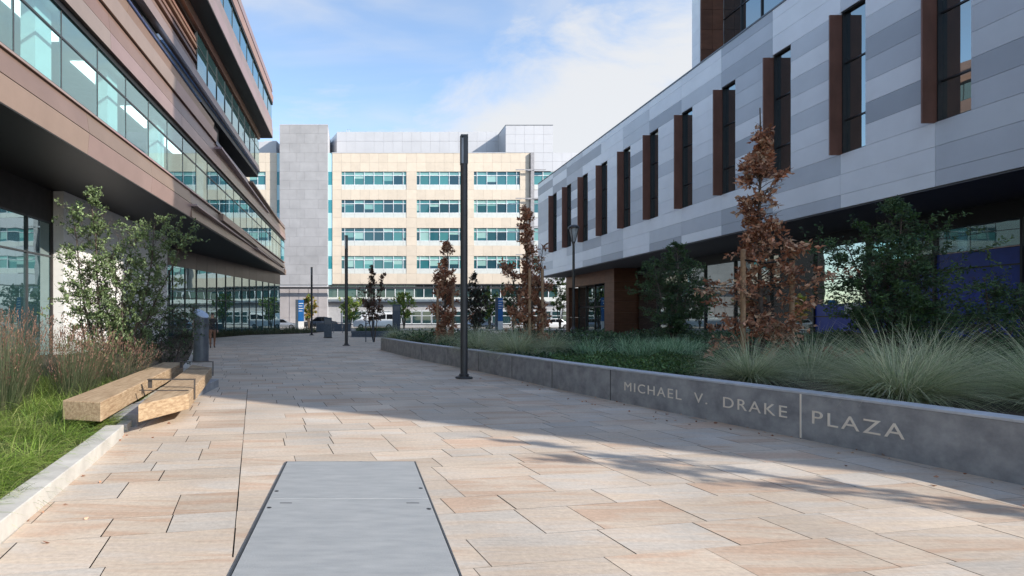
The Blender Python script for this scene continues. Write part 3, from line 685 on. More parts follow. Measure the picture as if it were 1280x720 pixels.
# brown portal at the far end
XP = 22.9
b = MB(); r = random.Random(4)
def bp(b, x0, x1, y0, y1, z0, z1): b.box(x0, x1, y0, y1, z0, z1, jit((1, 1, 1), .12, r))
for z0, z1 in ((0, 1.0), (1.012, 2.0), (2.012, 3.0), (3.012, 4.0), (4.012, EYE+3.3)): bp(b, XP, XQ+2, 50, 51.9, z0, z1)
bp(b, XP, XQ+2, 50, 51.9, EYE+3.312, EYE+4.49)
for k in range(3): bp(b, XP, XP+.6, 51.912+3.2*k, 51.9+3.2*(k+1), EYE+3.312, EYE+4.49)
for z0, z1 in ((0, 1.6), (1.612, 3.2), (3.212, EYE+3.3)): bp(b, XP, XP+1.4, 60.75, 61.5, z0, z1)
b.build('portal', 'brown_panel', rb)
f = MB()
for yy in (52.0, 54.2, 56.4, 58.6, 60.6): f.box(XP+1.0, XP+1.15, yy, yy+.1, 0, EYE+3.5)
f.box(XP+1.0, XP+1.14, 52, 60.7, 2.6, 2.75)
w_ = f.build('entrance_glazing', 'black_metal', rb); g = MB(); g.box(XP+1.08, XP+1.09, 52, 60.7, 0, EYE+3.5); g.build('pane', 'glass_dark', w_)

# tower above the roof
tw = root('office_tower', 'taller wing with brown corner and blue glass rising behind the roof edge top right', 'building', (28, 20, EYE+14.9))
b = MB(); zt = 36; r = random.Random(9); z = EYE+14.95
while z < zt:
    h = .84
    b.box(20.6, 40, 33.7, 34.5, z+.005, z+h-.005, jit(r.choice(shades[:3]), .02, r)); z += h
b.build('cladding', 'cladding', tw)
b = MB(); z = EYE+14.95
while z < zt:
    b.box(20.62, 21.3, 33.62, 33.695, z+.006, z+1.19, jit((1, 1, 1), .1, r)); b.box(21.312, 21.95, 33.62, 33.695, z+.006, z+1.19, jit((1, 1, 1), .1, r)); z += 1.2
b.build('corner_cladding', 'brown_panel', tw)
b = MB(); b.box(22.1, 40, 5.2, 33.6, EYE+14.9, zt); b.build('core_wall', 'bronze_dark', tw)
i = 0; y = 33.6
while y > 6:
    y0 = y-1.6; 
    f = MB(); f.box(21.9, 22.09, y0-.03, y0+.03, EYE+14.9, zt)
    for z in (19.4, 21.3, 23.3, 25.2, 27.1, 29, 31, 33): f.box(21.92, 22.09, y0+.03, y-.03, z-.03, z+.03)
    w_ = f.build('window', 'black_metal', tw); g = MB(); g.box(21.97, 21.98, y0+.031, y-.031, EYE+14.9, zt); g.build('pane', 'glass_dark', w_); y = y0

# ================================================================== FAR BUILDING
ZF = 92.; U = ZF/F
fb = root('laboratory_building', 'cream limestone building with ribbon windows behind the plaza', 'building', ((540-CX)*U, ZF+10, 0))
def fx(px): return (px-CX)*U
def fz(py): return EYE+(HY-py)*U
r = random.Random(31)
# limestone slabs as a grid with the window openings left out
cols = [(427, 508), (521, 578), (592.5, 650)]
rws = [(214.5, 231, 237), (249.8, 266, 272), (285, 301, 307), (320, 336, 342)]
b = MB()
xb = [250, 262, 274, 286, 298, 310, 325.5, 333, 346]
def panels(b, x0, x1, y0, y1, ys, nx, c, Y=ZF, th=.15, v=.05):
    for i in range(nx):
        for j in range(len(ys)-1):
            a, e = x0+(x1-x0)*i/nx, x0+(x1-x0)*(i+1)/nx
            b.box(fx(a)+.008, fx(e)-.008, Y, Y+th, fz(ys[j+1])+.008, fz(ys[j])-.008, jit(c, v, r))
LS = (1, 1, 1)
def lime_field(b, X0, X1, cl):
    xs = [X0]+[v for c in cl for v in c]+[X1]
    for i in range(0, len(xs), 2):        # solid piers full height
        n = max(1, round((xs[i+1]-xs[i])/11.7))
        panels(b, xs[i], xs[i+1], 0, 0, [191, 203, 214.5, 225, 237, 249.8, 261, 272, 285, 296, 307, 320, 331, 342, 355], n, LS)
    for c in cl:
        n = round((c[1]-c[0])/11.7)
        for ys in ([191, 203, 214.5], [237, 249.8], [272, 285], [307, 320], [342, 355]): panels(b, c[0], c[1], 0, 0, ys, n, LS)
lime_field(b, 415.5, 662, cols)
b.build('limestone_cladding', 'limestone', fb)
b = MB(); lime_field(b, 300, 346, [(312, 332)])
b.build('limestone_cladding', 'limestone', fb)
b = MB(); b.box(fx(240), fx(346), ZF+.6, ZF+25, 0, fz(191)); b.box(fx(410), fx(690), ZF+.6, ZF+25, 0, fz(191)); b.build('core_wall', 'bronze_dark', fb)
teal = [(.02, .10, .12), (.03, .14, .155), (.012, .05, .07), (.05, .20, .20), (.02, .08, .10), (.015, .06, .08)]; pale = [(.20, .40, .37), (.28, .46, .42), (.14, .31, .30)]
def ribbon(x0, x1, rw, pi=11.7, ends=True):
    yt, yb, ya = rw; f = MB(); f.box(fx(x0), fx(x1), ZF+.1, ZF+.3, fz(yb)-.03, fz(yb)+.05); f.box(fx(x0), fx(x1), ZF+.12, ZF+.3, fz(yt+4.6)-.05, fz(yt+4.6)+.05)
    n = max(1, round((x1-x0)/pi)); xs = [x0+(x1-x0)*i/n for i in range(n+1)]
    if ends: xs = [x0]+[x0+4+(x1-x0-8)*i/(n-1 if n > 1 else 1) for i in range(n)]+[x1] if n > 2 else xs
    for x in xs[1:-1]: f.box(fx(x)-.045, fx(x)+.045, ZF+.1, ZF+.3, fz(yb)+.05, fz(yt))
    w_ = f.build('window', 'white_frame', fb); g = MB(); blind = r.random()
    for a, e in zip(xs[:-1], xs[1:]):
        q = r.random(); p1 = r.choice(pale) if blind > .35 or q < .3 else r.choice(teal)
        g.box(fx(a), fx(e), ZF+.2, ZF+.22, fz(yt+4.6), fz(yt), jit(p1, .1, r))
        m = yt+4.6 if r.random() > .45 else (yb if q < .3 else yt+4.6+r.uniform(2, 9)); m = min(m, yb)
        if m > yt+4.7: g.box(fx(a), fx(e), ZF+.2, ZF+.22, fz(m), fz(yt+4.6), jit(r.choice(pale), .1, r))
        if m < yb-.1: g.box(fx(a), fx(e), ZF+.2, ZF+.22, fz(yb), fz(m), jit(r.choice(teal), .2, r))
    g.build('pane', 'glass_far', w_)
    if ya: 
        s_ = MB()
        for a, e in zip(xs[:-1], xs[1:]): s_.box(fx(a)+.01, fx(e)-.01, ZF+.06, ZF+.2, fz(ya)+.01, fz(yb)-.05)
        s_.build('apron', 'apron', w_)
for rw in rws:
    for c in cols: ribbon(c[0], c[1], rw)
    ribbon(312, 332, rw, ends=False); ribbon(668, 690, rw, ends=False)
    ribbon(690.2, 740, rw, ends=False)
# blue glass strips either side of the grey tower
for x0, x1 in ((346, 350), (409.6, 415.4)):
    g = MB()
    for (yt, yb, ya) in rws: g.box(fx(x0), fx(x1), ZF+.1, ZF+.25, fz(yb), fz(yt), (.03, .22, .26)); 
    ys = [191]+[q for rw in rws for q in (rw[0], rw[1])]+[356]
    for j in range(0, len(ys), 2): g.box(fx(x0), fx(x1), ZF+.1, ZF+.25, fz(ys[j+1]), fz(ys[j]), (.40, .60, .66))
    g.build('glass_strip', 'glass_far', fb)
# ground floor ribbon, white band and recessed base
f = MB(); f.box(fx(415), fx(740), ZF-.35, ZF+.3, fz(356.5), fz(355)); f.build('canopy_edge', 'dark_metal', fb)
for i in range(24):
    a = 410+i*12; e = a+12
    f = MB(); f.box(fx(a)-.06, fx(a)+.06, ZF+.12, ZF+.3, fz(371.5), fz(356.6)); f.box(fx(a), fx(e), ZF+.13, ZF+.3, fz(359.8), fz(358.4)); w_ = f.build('window', 'white_frame', fb)
    g = MB(); g.box(fx(a)+.061, fx(e)-.061, ZF+.2, ZF+.22, fz(371.4), fz(356.6), r.choice([(.02, .05, .055), (.03, .08, .08), (.01, .03, .03), (.05, .09, .09)])); g.build('pane', 'glass_far', w_)
b = MB()
for i in range(24): b.box(fx(410+i*12)+.01, fx(422+i*12)-.01, ZF-.2, ZF+.3, fz(377), fz(371.6))
b.build('white_band', 'apron', fb)
b = MB(); b.box(fx(410), fx(700), ZF-.1, ZF+3, fz(379), fz(377.1)); b.build('soffit', 'soffit_grey', fb)
b = MB(); b.box(fx(410), fx(720), ZF+.45, ZF+.59, 0, fz(379)); b.build('base_wall', 'base_render', fb)
for i in range(23):
    a = 428+i*12.5
    f = MB(); f.box(fx(a), fx(a+11.5), ZF+.26, ZF+.44, fz(405), fz(388.5)); w_ = f.build('window', 'white_frame', fb)
    g = MB()
    for q in ((404, 395), (394.2, 389.2)): g.box(fx(a+.5), fx(a+11), ZF+.23, ZF+.25, fz(q[0]), fz(q[1]), (.02, .045, .05))
    g.build('pane', 'glass_far', w_)
# penthouse
b = MB(); YP = ZF+4.5; k = YP/F
def gx(px): return (px-CX)*k
def gz(py): return EYE+(HY-py)*k
for i in range(18):
    a = 421+i*11.7
    if a > 625: break
    for z0, z1 in ((200, 176.6), (176.5, 164.8)): b.box(gx(a)+.008, gx(a+11.7)-.008, YP, YP+.2, gz(z0)+.008, gz(z1)-.008, jit((1, 1, 1), .02, r))
b.build('penthouse_cladding', 'light_panel', fb)
b = MB(); b.prism([(gx(421), YP+.02), (gx(421), YP+.2), (gx(406), YP+7), (gx(404), YP+7)], gz(200), gz(166)); b.prism([(gx(421), YP+.21), (gx(640), YP+.21), (gx(640), YP+14), (gx(408), YP+14)], gz(200), gz(165)); b.build('penthouse_wall', 'light_panel', fb)
# right hand box rising above the parapet, and panelled bay below
b = MB()
for i in range(5):
    a = 632+i*11.8; 
    for z0, z1 in ((191, 180), (180, 168), (168, 156.8)): b.box(fx(a)+.01, fx(a+11.8)-.01, ZF-.05, ZF+.12, fz(z0)+.01, fz(z1)-.01, jit((1, 1, 1), .02, r))
b.build('panel_cladding', 'light_panel', fb)
for z0, z1 in ((202, 191), (214, 202), (249, 237.5), (285, 272.5), (320, 307.5), (355, 342.5)):
    b = MB()
    for a in [667+i*11.8 for i in range(6)]: b.box(fx(a)+.01, fx(a+11.8)-.01, ZF-.03, ZF+.12, fz(z0)+.01, fz(z1)-.01, jit((1, 1, 1), .02, r))
    b.build('panel_cladding', 'light_panel', fb)
b = MB(); b.box(fx(632), fx(691), ZF+.13, ZF+12, fz(192), fz(156.9)); b.build('roof_box', 'light_panel', fb)
b = MB(); b.box(fx(631.7), fx(691.2), ZF-.1, ZF+12, fz(156.8), fz(156.2)); b.build('roof_edge', 'grey_metal', fb)
b = MB(); b.box(fx(415), fx(632), ZF-.04, ZF+.4, fz(191.4), fz(190.6)); b.build('parapet_cap', 'light_panel', fb)
b = MB(); b.box(fx(300), fx(342), ZF+3, ZF+3.3, fz(191), fz(170)); b.prism([(fx(326), ZF+3.31), (fx(342), ZF+3.31), (fx(349), ZF+10), (fx(320), ZF+10)], fz(191), fz(168)); b.build('penthouse_wall', 'light_panel', fb)
# service pipes with outriggers
b = MB(); b.box(fx(662.3), fx(666.6), ZF-.5, ZF-.06, fz(356), fz(191.5)); b.build('pipe_shaft', 'mast', fb)
b = MB()
for y in (213, 248.5, 283.5, 318.5): b = MB(); b.box(fx(643.5), fx(681), ZF-.6, ZF-.5, fz(y+.7), fz(y-.3)); b.box(fx(658), fx(664), ZF-.66, ZF-.6, fz(y+1.6), fz(y+.6)); b.build('outrigger', 'mast', fb)
# roof antennas
b = MB(); 
for x, h in ((433, 5), (436, 6)): b.tube([(gx(x), YP+2, gz(166)), (gx(x), YP+2, gz(158)), (gx(x+1.5), YP+2, gz(157))], .05, 5)
b.tube([(gx(421.5), YP+2, gz(161)), (gx(430), YP+2, gz(160))], .05, 5); b.tube([(gx(426), YP+2, gz(166)), (gx(426), YP+2, gz(160.4))], .04, 5)
b.build('antenna', 'mast', fb)
# grey stone tower
gt = root('stone_tower', 'plain grey stone clad stair tower left of the cream facade', 'building', (fx(380), ZF, 0))
YT = ZF-1.2; b = MB(); q = YT/F
def tx(px): return (px-CX)*q
def tz(py): return EYE+(HY-py)*q
ys = [156.2, 167, 179, 191, 202.5, 214.5, 226, 237, 249, 261, 273, 285, 296, 308, 320, 331, 343, 356]
for j in range(len(ys)-1):
    xs = [349.5, 371, 381, 395, 409.7] if j % 2 else [349.5, 362, 375, 398, 409.7]
    for a, e in zip(xs[:-1], xs[1:]): b.box(tx(a)+.008, tx(e)-.008, YT, YT+.12, tz(ys[j+1])+.008, tz(ys[j])-.008, jit((1, 1, 1.01), .045, r))
ys = [358, 371, 384, 397, 410]
for j in range(len(ys)-1):
    for i in range(5): b.box(tx(349.5+i*12)+.05, tx(361.5+i*12)-.05, YT, YT+.12, tz(ys[j+1])+.01, tz(ys[j])-.01, jit((1.05, .98, .96), .06, r))
b.build('stone_cladding', 'tower_stone', gt)
b = MB(); b.box(tx(349.5), tx(409.7), YT+.121, YT+13, 0, tz(156.2)-.02); b.build('core_wall', 'light_panel', gt)
b = MB(); b.box(tx(349.3), tx(409.9), YT-.02, YT+13, tz(156.2), tz(155.4)); b.build('coping', 'light_panel', gt)
b = MB(); b.box(tx(340), tx(640), YT-1.2, YT-.9, tz(361.6), tz(359.2)); b.build('canopy_beam', 'dark_metal', fb)

# ================================================================== VEGETATION
def rvec(r): 
    v = Vector((r.gauss(0, 1), r.gauss(0, 1), r.gauss(0, 1))); return v.normalized()
def leaf(b, p, d, s, w, tint, r):
    """one folded leaf: two triangles and a bent tip"""
    u = d.cross(rvec(r)); 
    if u.length < .01: return
    u.normalize(); n = d.cross(u); m = p+d*(s*.45)+n*(s*.08); t = p+d*s-n*(s*.12)
    b.add([tuple(p), tuple(m+u*w*s), tuple(t), tuple(m-u*w*s)], [(0, 1, 2), (0, 2, 3)], tint)
def pick(cols, r, v=.18):
    c = r.choice(cols); k = math.exp(r.gauss(0, v)); return tuple(min(.9, x*k) for x in c)
from mathutils import noise
def noise_at(v): return noise.noise(v)
def make_tree(name, label, cat, loc, stems, prof, H, nbr, leafs, lsize, lw, cols, bark='bark', seed=1, tr=.04, up=.5, h0=.1, twig=3, lmat='leaf', droop=0., clump=6, group=None, dens=.9, gap=2.2, bare=False, wob=.06, upto=1.0):
    """stems: list of (dx,dy at the top, height fraction, x,y at foot). prof(t) crown radius at height fraction t"""
    r = random.Random(seed); o = root(name, label, cat, loc, group); L = Vector(loc)
    tb = MB(); cb = MB(); pts = []
    for (dx, dy, hf, fx0, fy0) in stems:
        n = 12; path = []; ph = r.uniform(0, 6)
        for i in range(n+1):
            t = i/n; path.append(L+Vector((fx0+dx*t+wob*math.sin(ph+t*5)*t, fy0+dy*t+wob*math.cos(ph*1.3+t*4)*t, H*hf*t)))
        tb.tube(path, [tr*(1-.85*i/n)*(hf**.5)+.004 for i in range(n+1)], 8)
        m = int(nbr*hf/len(stems)**.5)
        for k in range(m):
            t = h0+(1-h0)*((k+r.random())/m)*upto; a = r.uniform(0, 6.283); z = t*hf
            i = min(n-1, int(t*n)); f = t*n-i; p = path[i].lerp(path[i+1], f)
            rad = prof(z)*(.35+.95*r.random()**.8)*(.75 if len(stems) > 1 else 1)
            e = up*r.uniform(.6, 1.3); d = Vector((math.cos(a), math.sin(a), e)).normalized()
            br = []; q = p.copy(); ns = 5; dd = d.copy()
            for j in range(ns+1):
                br.append(q.copy()); dd = (dd+rvec(r)*.17+Vector((0, 0, -.02-droop*.1))).normalized(); q = q+dd*(rad/ns)
            tb.tube(br, [max(.0028, tr*.34*(1-t*.6)*(1-j/(ns+1))) for j in range(ns+1)], 4)
            for w_ in range(twig):
                j = r.uniform(.25, 1)*ns; jj = min(ns-1, int(j)); q = br[jj].lerp(br[jj+1], j-jj); td = (dd*.5+rvec(r)*.9+Vector((0, 0, .25-droop))).normalized(); tl = rad*r.uniform(.25, .5)+.05
                e_ = q+td*tl; mid = q.lerp(e_, .5)+rvec(r)*tl*.1; tb.tube([q, mid, e_], [.0035, .0025, .0015], 3); pts.append((q, mid, e_, td))
            pts.append((br[-3], br[-2], br[-1], dd))
    tot = len(pts); per = leafs/max(1, tot)
    for q, mid, e_, td in pts:
        if r.random() > dens or noise_at((mid-L)*gap) < -.17: continue
        c0 = pick(cols, r, .16)
        for k in range(int(per*r.uniform(.4, 1.6))+1):
            f = r.random(); p = (q.lerp(mid, f*2) if f < .5 else mid.lerp(e_, f*2-1))+rvec(r)*lsize*.35*clump/6
            d = (td*.4+rvec(r)+Vector((0, 0, -droop))).normalized(); c = pick([c0, c0, r.choice(cols)], r, .18)
            leaf(cb, p, d, lsize*r.uniform(.6, 1.25), lw, c, r)
    tb.build('trunk', bark, o, smooth=True)
    if not bare and cb.n: cb.build('crown', lmat, o)
    return o
def lerp_prof(P):
    def f(t):
        for (a, ra), (b_, rb_) in zip(P[:-1], P[1:]):
            if t <= b_: return ra+(rb_-ra)*(t-a)/(b_-a)
        return P[-1][1]
    return f
BROWN = [(.42, .18, .10), (.34, .14, .075), (.50, .27, .17), (.22, .10, .06), (.56, .37, .25)]
GREEN = [(.045, .085, .028), (.06, .11, .035), (.035, .065, .03), (.08, .13, .05)]
DGREEN = [(.055, .11, .045), (.075, .135, .055), (.038, .08, .04), (.11, .18, .07)]
GREY_G = [(.19, .26, .11), (.15, .21, .085), (.25, .33, .15), (.10, .15, .065)]
def at(px, Z, z=.46): return ((px-CX)*Z/F, Z, z)
def stakes(px0, px1, Z, top, label, tie=True):
    """two round timber stakes with a tie"""
    x0 = (px0-CX)*Z/F; x1 = (px1-CX)*Z/F
    o = root('tree_stakes', label, 'tree stakes', ((x0+x1)/2, Z, .46))
    for x in (x0, x1): b = MB(); b.lathe([(.045, .4), (.045, top-.02), (.03, top)], x, Z, 12); b.build('stake', 'wood_post', o)
    if tie: b = MB(); b.tube([(x0, Z-.05, top-.22), ((x0+x1)/2, Z+.02, top-.27), (x1, Z-.05, top-.2)], .018, 6); b.build('tie', 'black', o)
    return o
# nearest young oak with dry leaves
make_tree('oak_tree', 'largest young oak with dry brown leaves, between two stakes behind the lettering', 'tree', at(955, 11.2), [(-.12, .05, 1, 0, 0)],
    lerp_prof([(0, .85), (.12, 1.15), (.3, 1.0), (.42, .62), (.5, .34), (.6, .3), (.72, .40), (.82, .18), (1, .12)]), 5.25, 120, 11000, .105, .27, BROWN, gap=3., seed=5, tr=.045, up=.55, h0=.03, twig=4, lmat='dry_leaf', clump=9, droop=.1, upto=.93)
stakes(929, 990, 11.0, 2.86, 'pair of timber stakes with black tie holding the largest brown oak')
make_tree('oak_tree', 'narrow brown leaved young oak in the planter just right of the nearest light column', 'tree', at(668, 17.3), [(-.3, .05, 1, 0, 0), (.15, .1, .72, .1, 0), (-.6, .1, .62, -.1, .1)],
    lerp_prof([(0, .6), (.15, .75), (.35, .65), (.5, .45), (.62, .32), (.8, .28), (1, .1)]), 4.6, 90, 7600, .12, .26, BROWN, seed=8, tr=.045, up=.9, h0=.03, twig=4, lmat='dry_leaf', clump=8, upto=.96)
stakes(662, 678, 17.0, 3.0, 'pair of timber stakes at the narrow brown oak beside the light column', False)
make_tree('oak_tree', 'brown leaved young oak in the planter just left of the nearest light column', 'tree', at(556, 21.2), [(.1, .05, 1, 0, 0)],
    lerp_prof([(0, .45), (.15, .62), (.4, .6), (.6, .42), (.72, .2), (.85, .22), (1, .06)]), 4.1, 95, 7600, .12, .26, BROWN, seed=12, tr=.045, up=.9, h0=.03, twig=4, lmat='dry_leaf', clump=8, upto=.95)
stakes(547, 566, 21.0, 2.6, 'pair of timber stakes at the brown oak left of the nearest column', False)
make_tree('young_tree', 'dark leaved young tree partly hidden behind the nearest light column', 'tree', at(594, 27, .46), [(.1, .1, 1, 0, 0), (-.3, .1, .8, 0, 0), (.5, 0, .8, 0, 0)],
    lerp_prof([(0, .1), (.2, .5), (.45, .85), (.7, .6), (1, .15)]), 3.2, 70, 5000, .10, .3, [(.05, .06, .035), (.08, .05, .04), (.04, .045, .03)], seed=14, up=.9, h0=.2)
make_tree('young_tree', 'dark reddish young tree with open crown at the end of the planter', 'tree', (1.0, 35.6, 0), [(-.2, 0, 1, 0, 0), (.6, .1, .9, .05, 0), (-.7, 0, .75, 0, 0), (.1, .1, .8, 0, .1)],
    lerp_prof([(0, .1), (.25, .6), (.45, .95), (.7, .6), (1, .12)]), 4.8, 80, 6000, .11, .3, [(.16, .075, .05), (.09, .08, .045), (.20, .09, .06), (.07, .06, .04)], seed=17, tr=.035, up=.9, h0=.3, twig=3)
o = root('tree_stakes', 'two thin dark stakes at the reddish tree near the planter end', 'tree stakes', (.7, 35.4, 0))
for x in (.52, .98): b = MB(); b.lathe([(.035, 0), (.035, 1.5)], x, 35.4, 8); b.build('stake', 'granite', o)
# green trees under the right building
make_tree('evergreen_tree', 'medium green bushy tree before the brown portal, with pale trunk showing', 'tree', at(842, 21.5), [(.2, 0, 1, 0, 0), (-.7, .1, .82, 0, 0), (.9, .1, .8, 0, 0), (.1, .4, .85, 0, .1)],
    lerp_prof([(0, .6), (.15, 1.1), (.4, 1.35), (.7, .95), (.9, .5), (1, .2)]), 3.85, 150, 27000, .085, .24, DGREEN+[(.07, .13, .04)], bark='pale_bark', seed=23, up=.5, h0=.08, twig=4, clump=10)
make_tree('evergreen_tree', 'largest dark green tree, in front of the blue windows at right', 'tree', at(1118, 13.6), [(.1, 0, 1, 0, 0), (-1.0, .1, .72, 0, 0), (.9, .1, .8, 0, 0), (.3, .5, .9, 0, .1), (1.5, .3, .45, 0, 0)],
    lerp_prof([(0, 1.1), (.15, 1.55), (.4, 1.5), (.7, 1.1), (.9, .6), (1, .2)]), 3.9, 190, 38000, .085, .24, DGREEN+[(.06, .12, .03)], seed=27, up=.4, h0=.05, twig=4, clump=10)
make_tree('evergreen_tree', 'low spreading dark green tree at the right edge of the picture', 'tree', at(1255, 14.6), [(-.6, 0, 1, 0, 0), (.6, 0, .9, 0, 0), (-1.2, .1, .6, 0, 0)],
    lerp_prof([(0, .8), (.3, 1.1), (.7, .8), (1, .3)]), 2.1, 90, 10000, .085, .24, DGREEN, seed=29, up=.25, h0=.05, twig=4, clump=10)
# left bush against the white wall
make_tree('tall_shrub', 'tall airy grey green shrub in sun before the white wall', 'shrub', (-5.35, 12.1, .05), [(-.55, 0, 1, 0, 0), (.25, .1, .78, .15, .1), (-.95, .1, .92, -.1, 0), (.75, .2, .84, .2, .1), (1.15, .2, .80, .25, .1), (-.2, .3, .7, 0, .2), (-.75, .1, .55, -.2, 0)],
    lerp_prof([(0, .6), (.2, .8), (.5, .8), (.8, .62), (1, .2)]), 4.15, 190, 30000, .066, .3, GREY_G, gap=3.6, seed=33, tr=.03, up=.9, h0=.1, twig=4, clump=7, wob=.15)
make_tree('dark_shrub', 'dense dark green shrub in shade just left of the slanted grey bollard', 'shrub', (-5.35, 14.8, .05), [(-.4, 0, 1, -.3, 0), (.1, .1, .9, .1, .1), (.55, .3, .8, .3, .3), (-.9, .1, .95, -.6, .2)],
    lerp_prof([(0, .7), (.4, .8), (.8, .5), (1, .25)]), 2.1, 120, 9000, .06, .3, DGREEN+[(.05, .06, .04), (.08, .07, .05)], seed=37, tr=.02, up=.6, h0=.03, twig=4, clump=8)
make_tree('dark_shrub', 'brownish low shrub behind the grey bollard by the ground floor windows', 'shrub', (-7.2, 20.5, .05), [(-.4, 0, 1, -.3, 0), (.3, .1, .9, .3, .1), (.9, .3, .8, .7, .3), (-1.2, .1, .95, -.9, .2)],
    lerp_prof([(0, .8), (.4, .9), (.8, .6), (1, .3)]), 1.75, 110, 6000, .07, .25, [(.05, .05, .035), (.08, .06, .045), (.035, .05, .03)], seed=39, tr=.02, up=.6, h0=.03, twig=4, clump=8)
# bare tree standing right of the picture, whose branches shade the paving
make_tree('bare_tree', 'bare branched tree right of the planter throwing branch shadows on the paving', 'tree', (9.9, 1.15, .46), [(.1, .1, 1, 0, 0), (-.2, -.15, .85, 0, 0)],
    lerp_prof([(0, .25), (.4, .45), (.8, .36), (1, .12)]), 5.4, 46, 1900, .10, .3, GREEN, seed=41, tr=.05, up=1.3, h0=.35, twig=4, clump=8)
# trees of the street
YEL = [(.22, .30, .05), (.16, .26, .05), (.30, .34, .07), (.12, .20, .04)]
def street_tree(px, Z, h, rad, cols, seed, label, n=4800, z0=.12, ls=.2):
    make_tree('street_tree', label, 'tree', at(px, Z, z0), [(0, 0, 1, 0, 0), (-rad*.4, 0, .9, 0, 0), (rad*.4, 0, .9, 0, 0)], lerp_prof([(0, .1), (.3, rad*.6), (.6, rad), (.85, rad*.7), (1, rad*.2)]), h, 44, n, ls, .35, cols, seed=seed, up=.6, h0=.3, tr=.08, group='trees along the street')
street_tree(505, 72, 4.6, 1.7, YEL, 51, 'light green round street tree beside the dark upright stone slab')
street_tree(437, 73, 4.0, 1.9, YEL, 52, 'light green street tree behind the middle light column')
street_tree(386, 71, 4.3, 1.0, [(.30, .26, .04), (.14, .24, .05), (.35, .20, .05)], 53, 'yellowing street tree beside the blue sign at the stone tower')
street_tree(612, 72, 5.2, 1.6, GREEN+YEL, 54, 'green street tree behind the blue sign right of the nearest column')
street_tree(642, 71, 5.5, 2.0, GREEN, 55, 'darker green street tree behind the narrow brown oak')
street_tree(700, 70.5, 7.2, 2.2, YEL+GREEN, 56, 'yellow green street tree at the end of the white clad building')

# ------------------------------------------------------------------ grasses
def blade(b, p, d, ln, w, bend, tint, r, seg=3):
    """arching grass blade, d horizontal direction with upward part"""
    h = Vector((d.x, d.y, 0)); h = h.normalized() if h.length > .001 else Vector((1, 0, 0))
    side = Vector((-h.y, h.x, 0)); side = (side+rvec(r)*.4).normalized(); q = Vector(p); dd = d.normalized(); P = []
    for j in range(seg+1):
        ww = w*(1-j/(seg+.0))**.7 if j else w*.7
        if j < seg: P += [tuple(q-side*ww/2), tuple(q+side*ww/2)]
        else: P += [tuple(q)]
        dd = (dd+Vector((0, 0, -bend/seg))+h*(bend*.4/seg)).normalized(); q = q+dd*(ln/seg)
        if q.z < p[2]-.25: q.z = p[2]-.25
    fs = [(2*j, 2*j+1, 2*j+3, 2*j+2) for j in range(seg-1)]+[(2*seg-2, 2*seg-1, 2*seg)]
    b.add(P, fs, tint)
def tussock_mesh(b, c, n, ln, w, cols, r, spread=1.1, bend=1.3, disc=.14, seg=5):
    for k in range(n):
        a = r.uniform(0, 6.283); e = r.random()**.7*spread; rr = disc*math.sqrt(r.random())
        p = (c[0]+rr*math.cos(a), c[1]+rr*math.sin(a), c[2]); a2 = a+r.gauss(0, .35)
        d = Vector((math.cos(a2)*e, math.sin(a2)*e, 1)); blade(b, p, d, ln*r.uniform(.55, 1.1), w*r.uniform(.7, 1.2), bend*r.uniform(.5, 1.3), pick(cols, r, .22), r, seg)
SAGE = [(.50, .55, .34), (.42, .48, .28), (.60, .63, .42), (.30, .36, .21), (.68, .66, .46)]
r = random.Random(61)
def tussock(name, label, cat, loc, n, ln, w, cols, group, **k):
    o = root(name, label, cat, loc, group); b = MB(); tussock_mesh(b, loc, n, ln, w, cols, r, **k); b.build('blades', 'blade', o)
    return o
G = 'silvery grass tussocks along the planter wall'
tA = tussock('grass_tussock', 'largest silvery arching grass tussock, directly above the word PLAZA', 'ornamental grass', (6.75, 6.95, .44), 2700, 1.25, .0088, SAGE, G, spread=1.15, bend=1.2, disc=.2, seg=6)
tB = tussock('grass_tussock', 'rounded silvery grass tussock above the end of the word DRAKE', 'ornamental grass', (6.38, 9.1, .44), 2000, 1.02, .0088, SAGE, G, spread=1.15, bend=1.2, disc=.16, seg=6)
spots = [('A', 8.3, 8.1, .95, 'silvery grass tussock behind and right of the largest one above PLAZA'), ('A', 8.1, 6.4, 1.0, 'silvery grass tussock at the right edge next to the largest one'),
    ('B', 7.75, 9.6, 1.05, 'silvery grass tussock between the big brown oak and the dark green tree'),
    ('B', 4.35, 15.3, 1.15, 'silvery grass tussock at the foot of the narrow brown oak, leaning over the wall'), ('B', 3.72, 17.3, 1.0, 'silvery grass tussock just right of the nearest light column'),
    ('B', 4.6, 17.2, 1.0, 'silvery grass tussock hidden half behind the two right of the column'), ('B', 5.7, 16.6, .95, 'dark silvery grass tussock right of the narrow brown oak'),
    ('A', 2.55, 24.2, .75, 'silvery grass tussock left of the brown oak at the column'), ('B', 1.85, 26.2, .95, 'silvery grass tussock at the far tip of the planter'), ('B', 3.4, 24.8, 1.1, 'silvery grass tussock behind the brown oak left of the column'), ('B', 3.3, 20.4, .8, 'small grass tussock right of the foot of the left brown oak'), ('B', 4.6, 21, 1.1, 'grass tussock in the second row behind the nearest light column')]
for i, (k, x, y, s, lb_) in enumerate(spots): dup(tA if k == 'A' else tB, (x, y, .44), 1.3*i, lb_, s)
# strappy green plants
STR = [(.22, .38, .20), (.30, .46, .27), (.15, .27, .14), (.40, .54, .33)]
sp = tussock('strappy_plant', 'clump of broad upright green blades in the middle row of the planter', 'plant', (6.0, 14.2, .44), 70, .62, .022, STR, 'clumps of broad green blades in the planter', spread=.7, bend=.8, disc=.2, seg=4)
for i in range(46):
    Z = r.uniform(13.6, 18.5); px = r.uniform(728, 880); dup(sp, ((px-CX)*Z/F, Z, .44), r.uniform(0, 6), None, r.uniform(.75, 1.15))
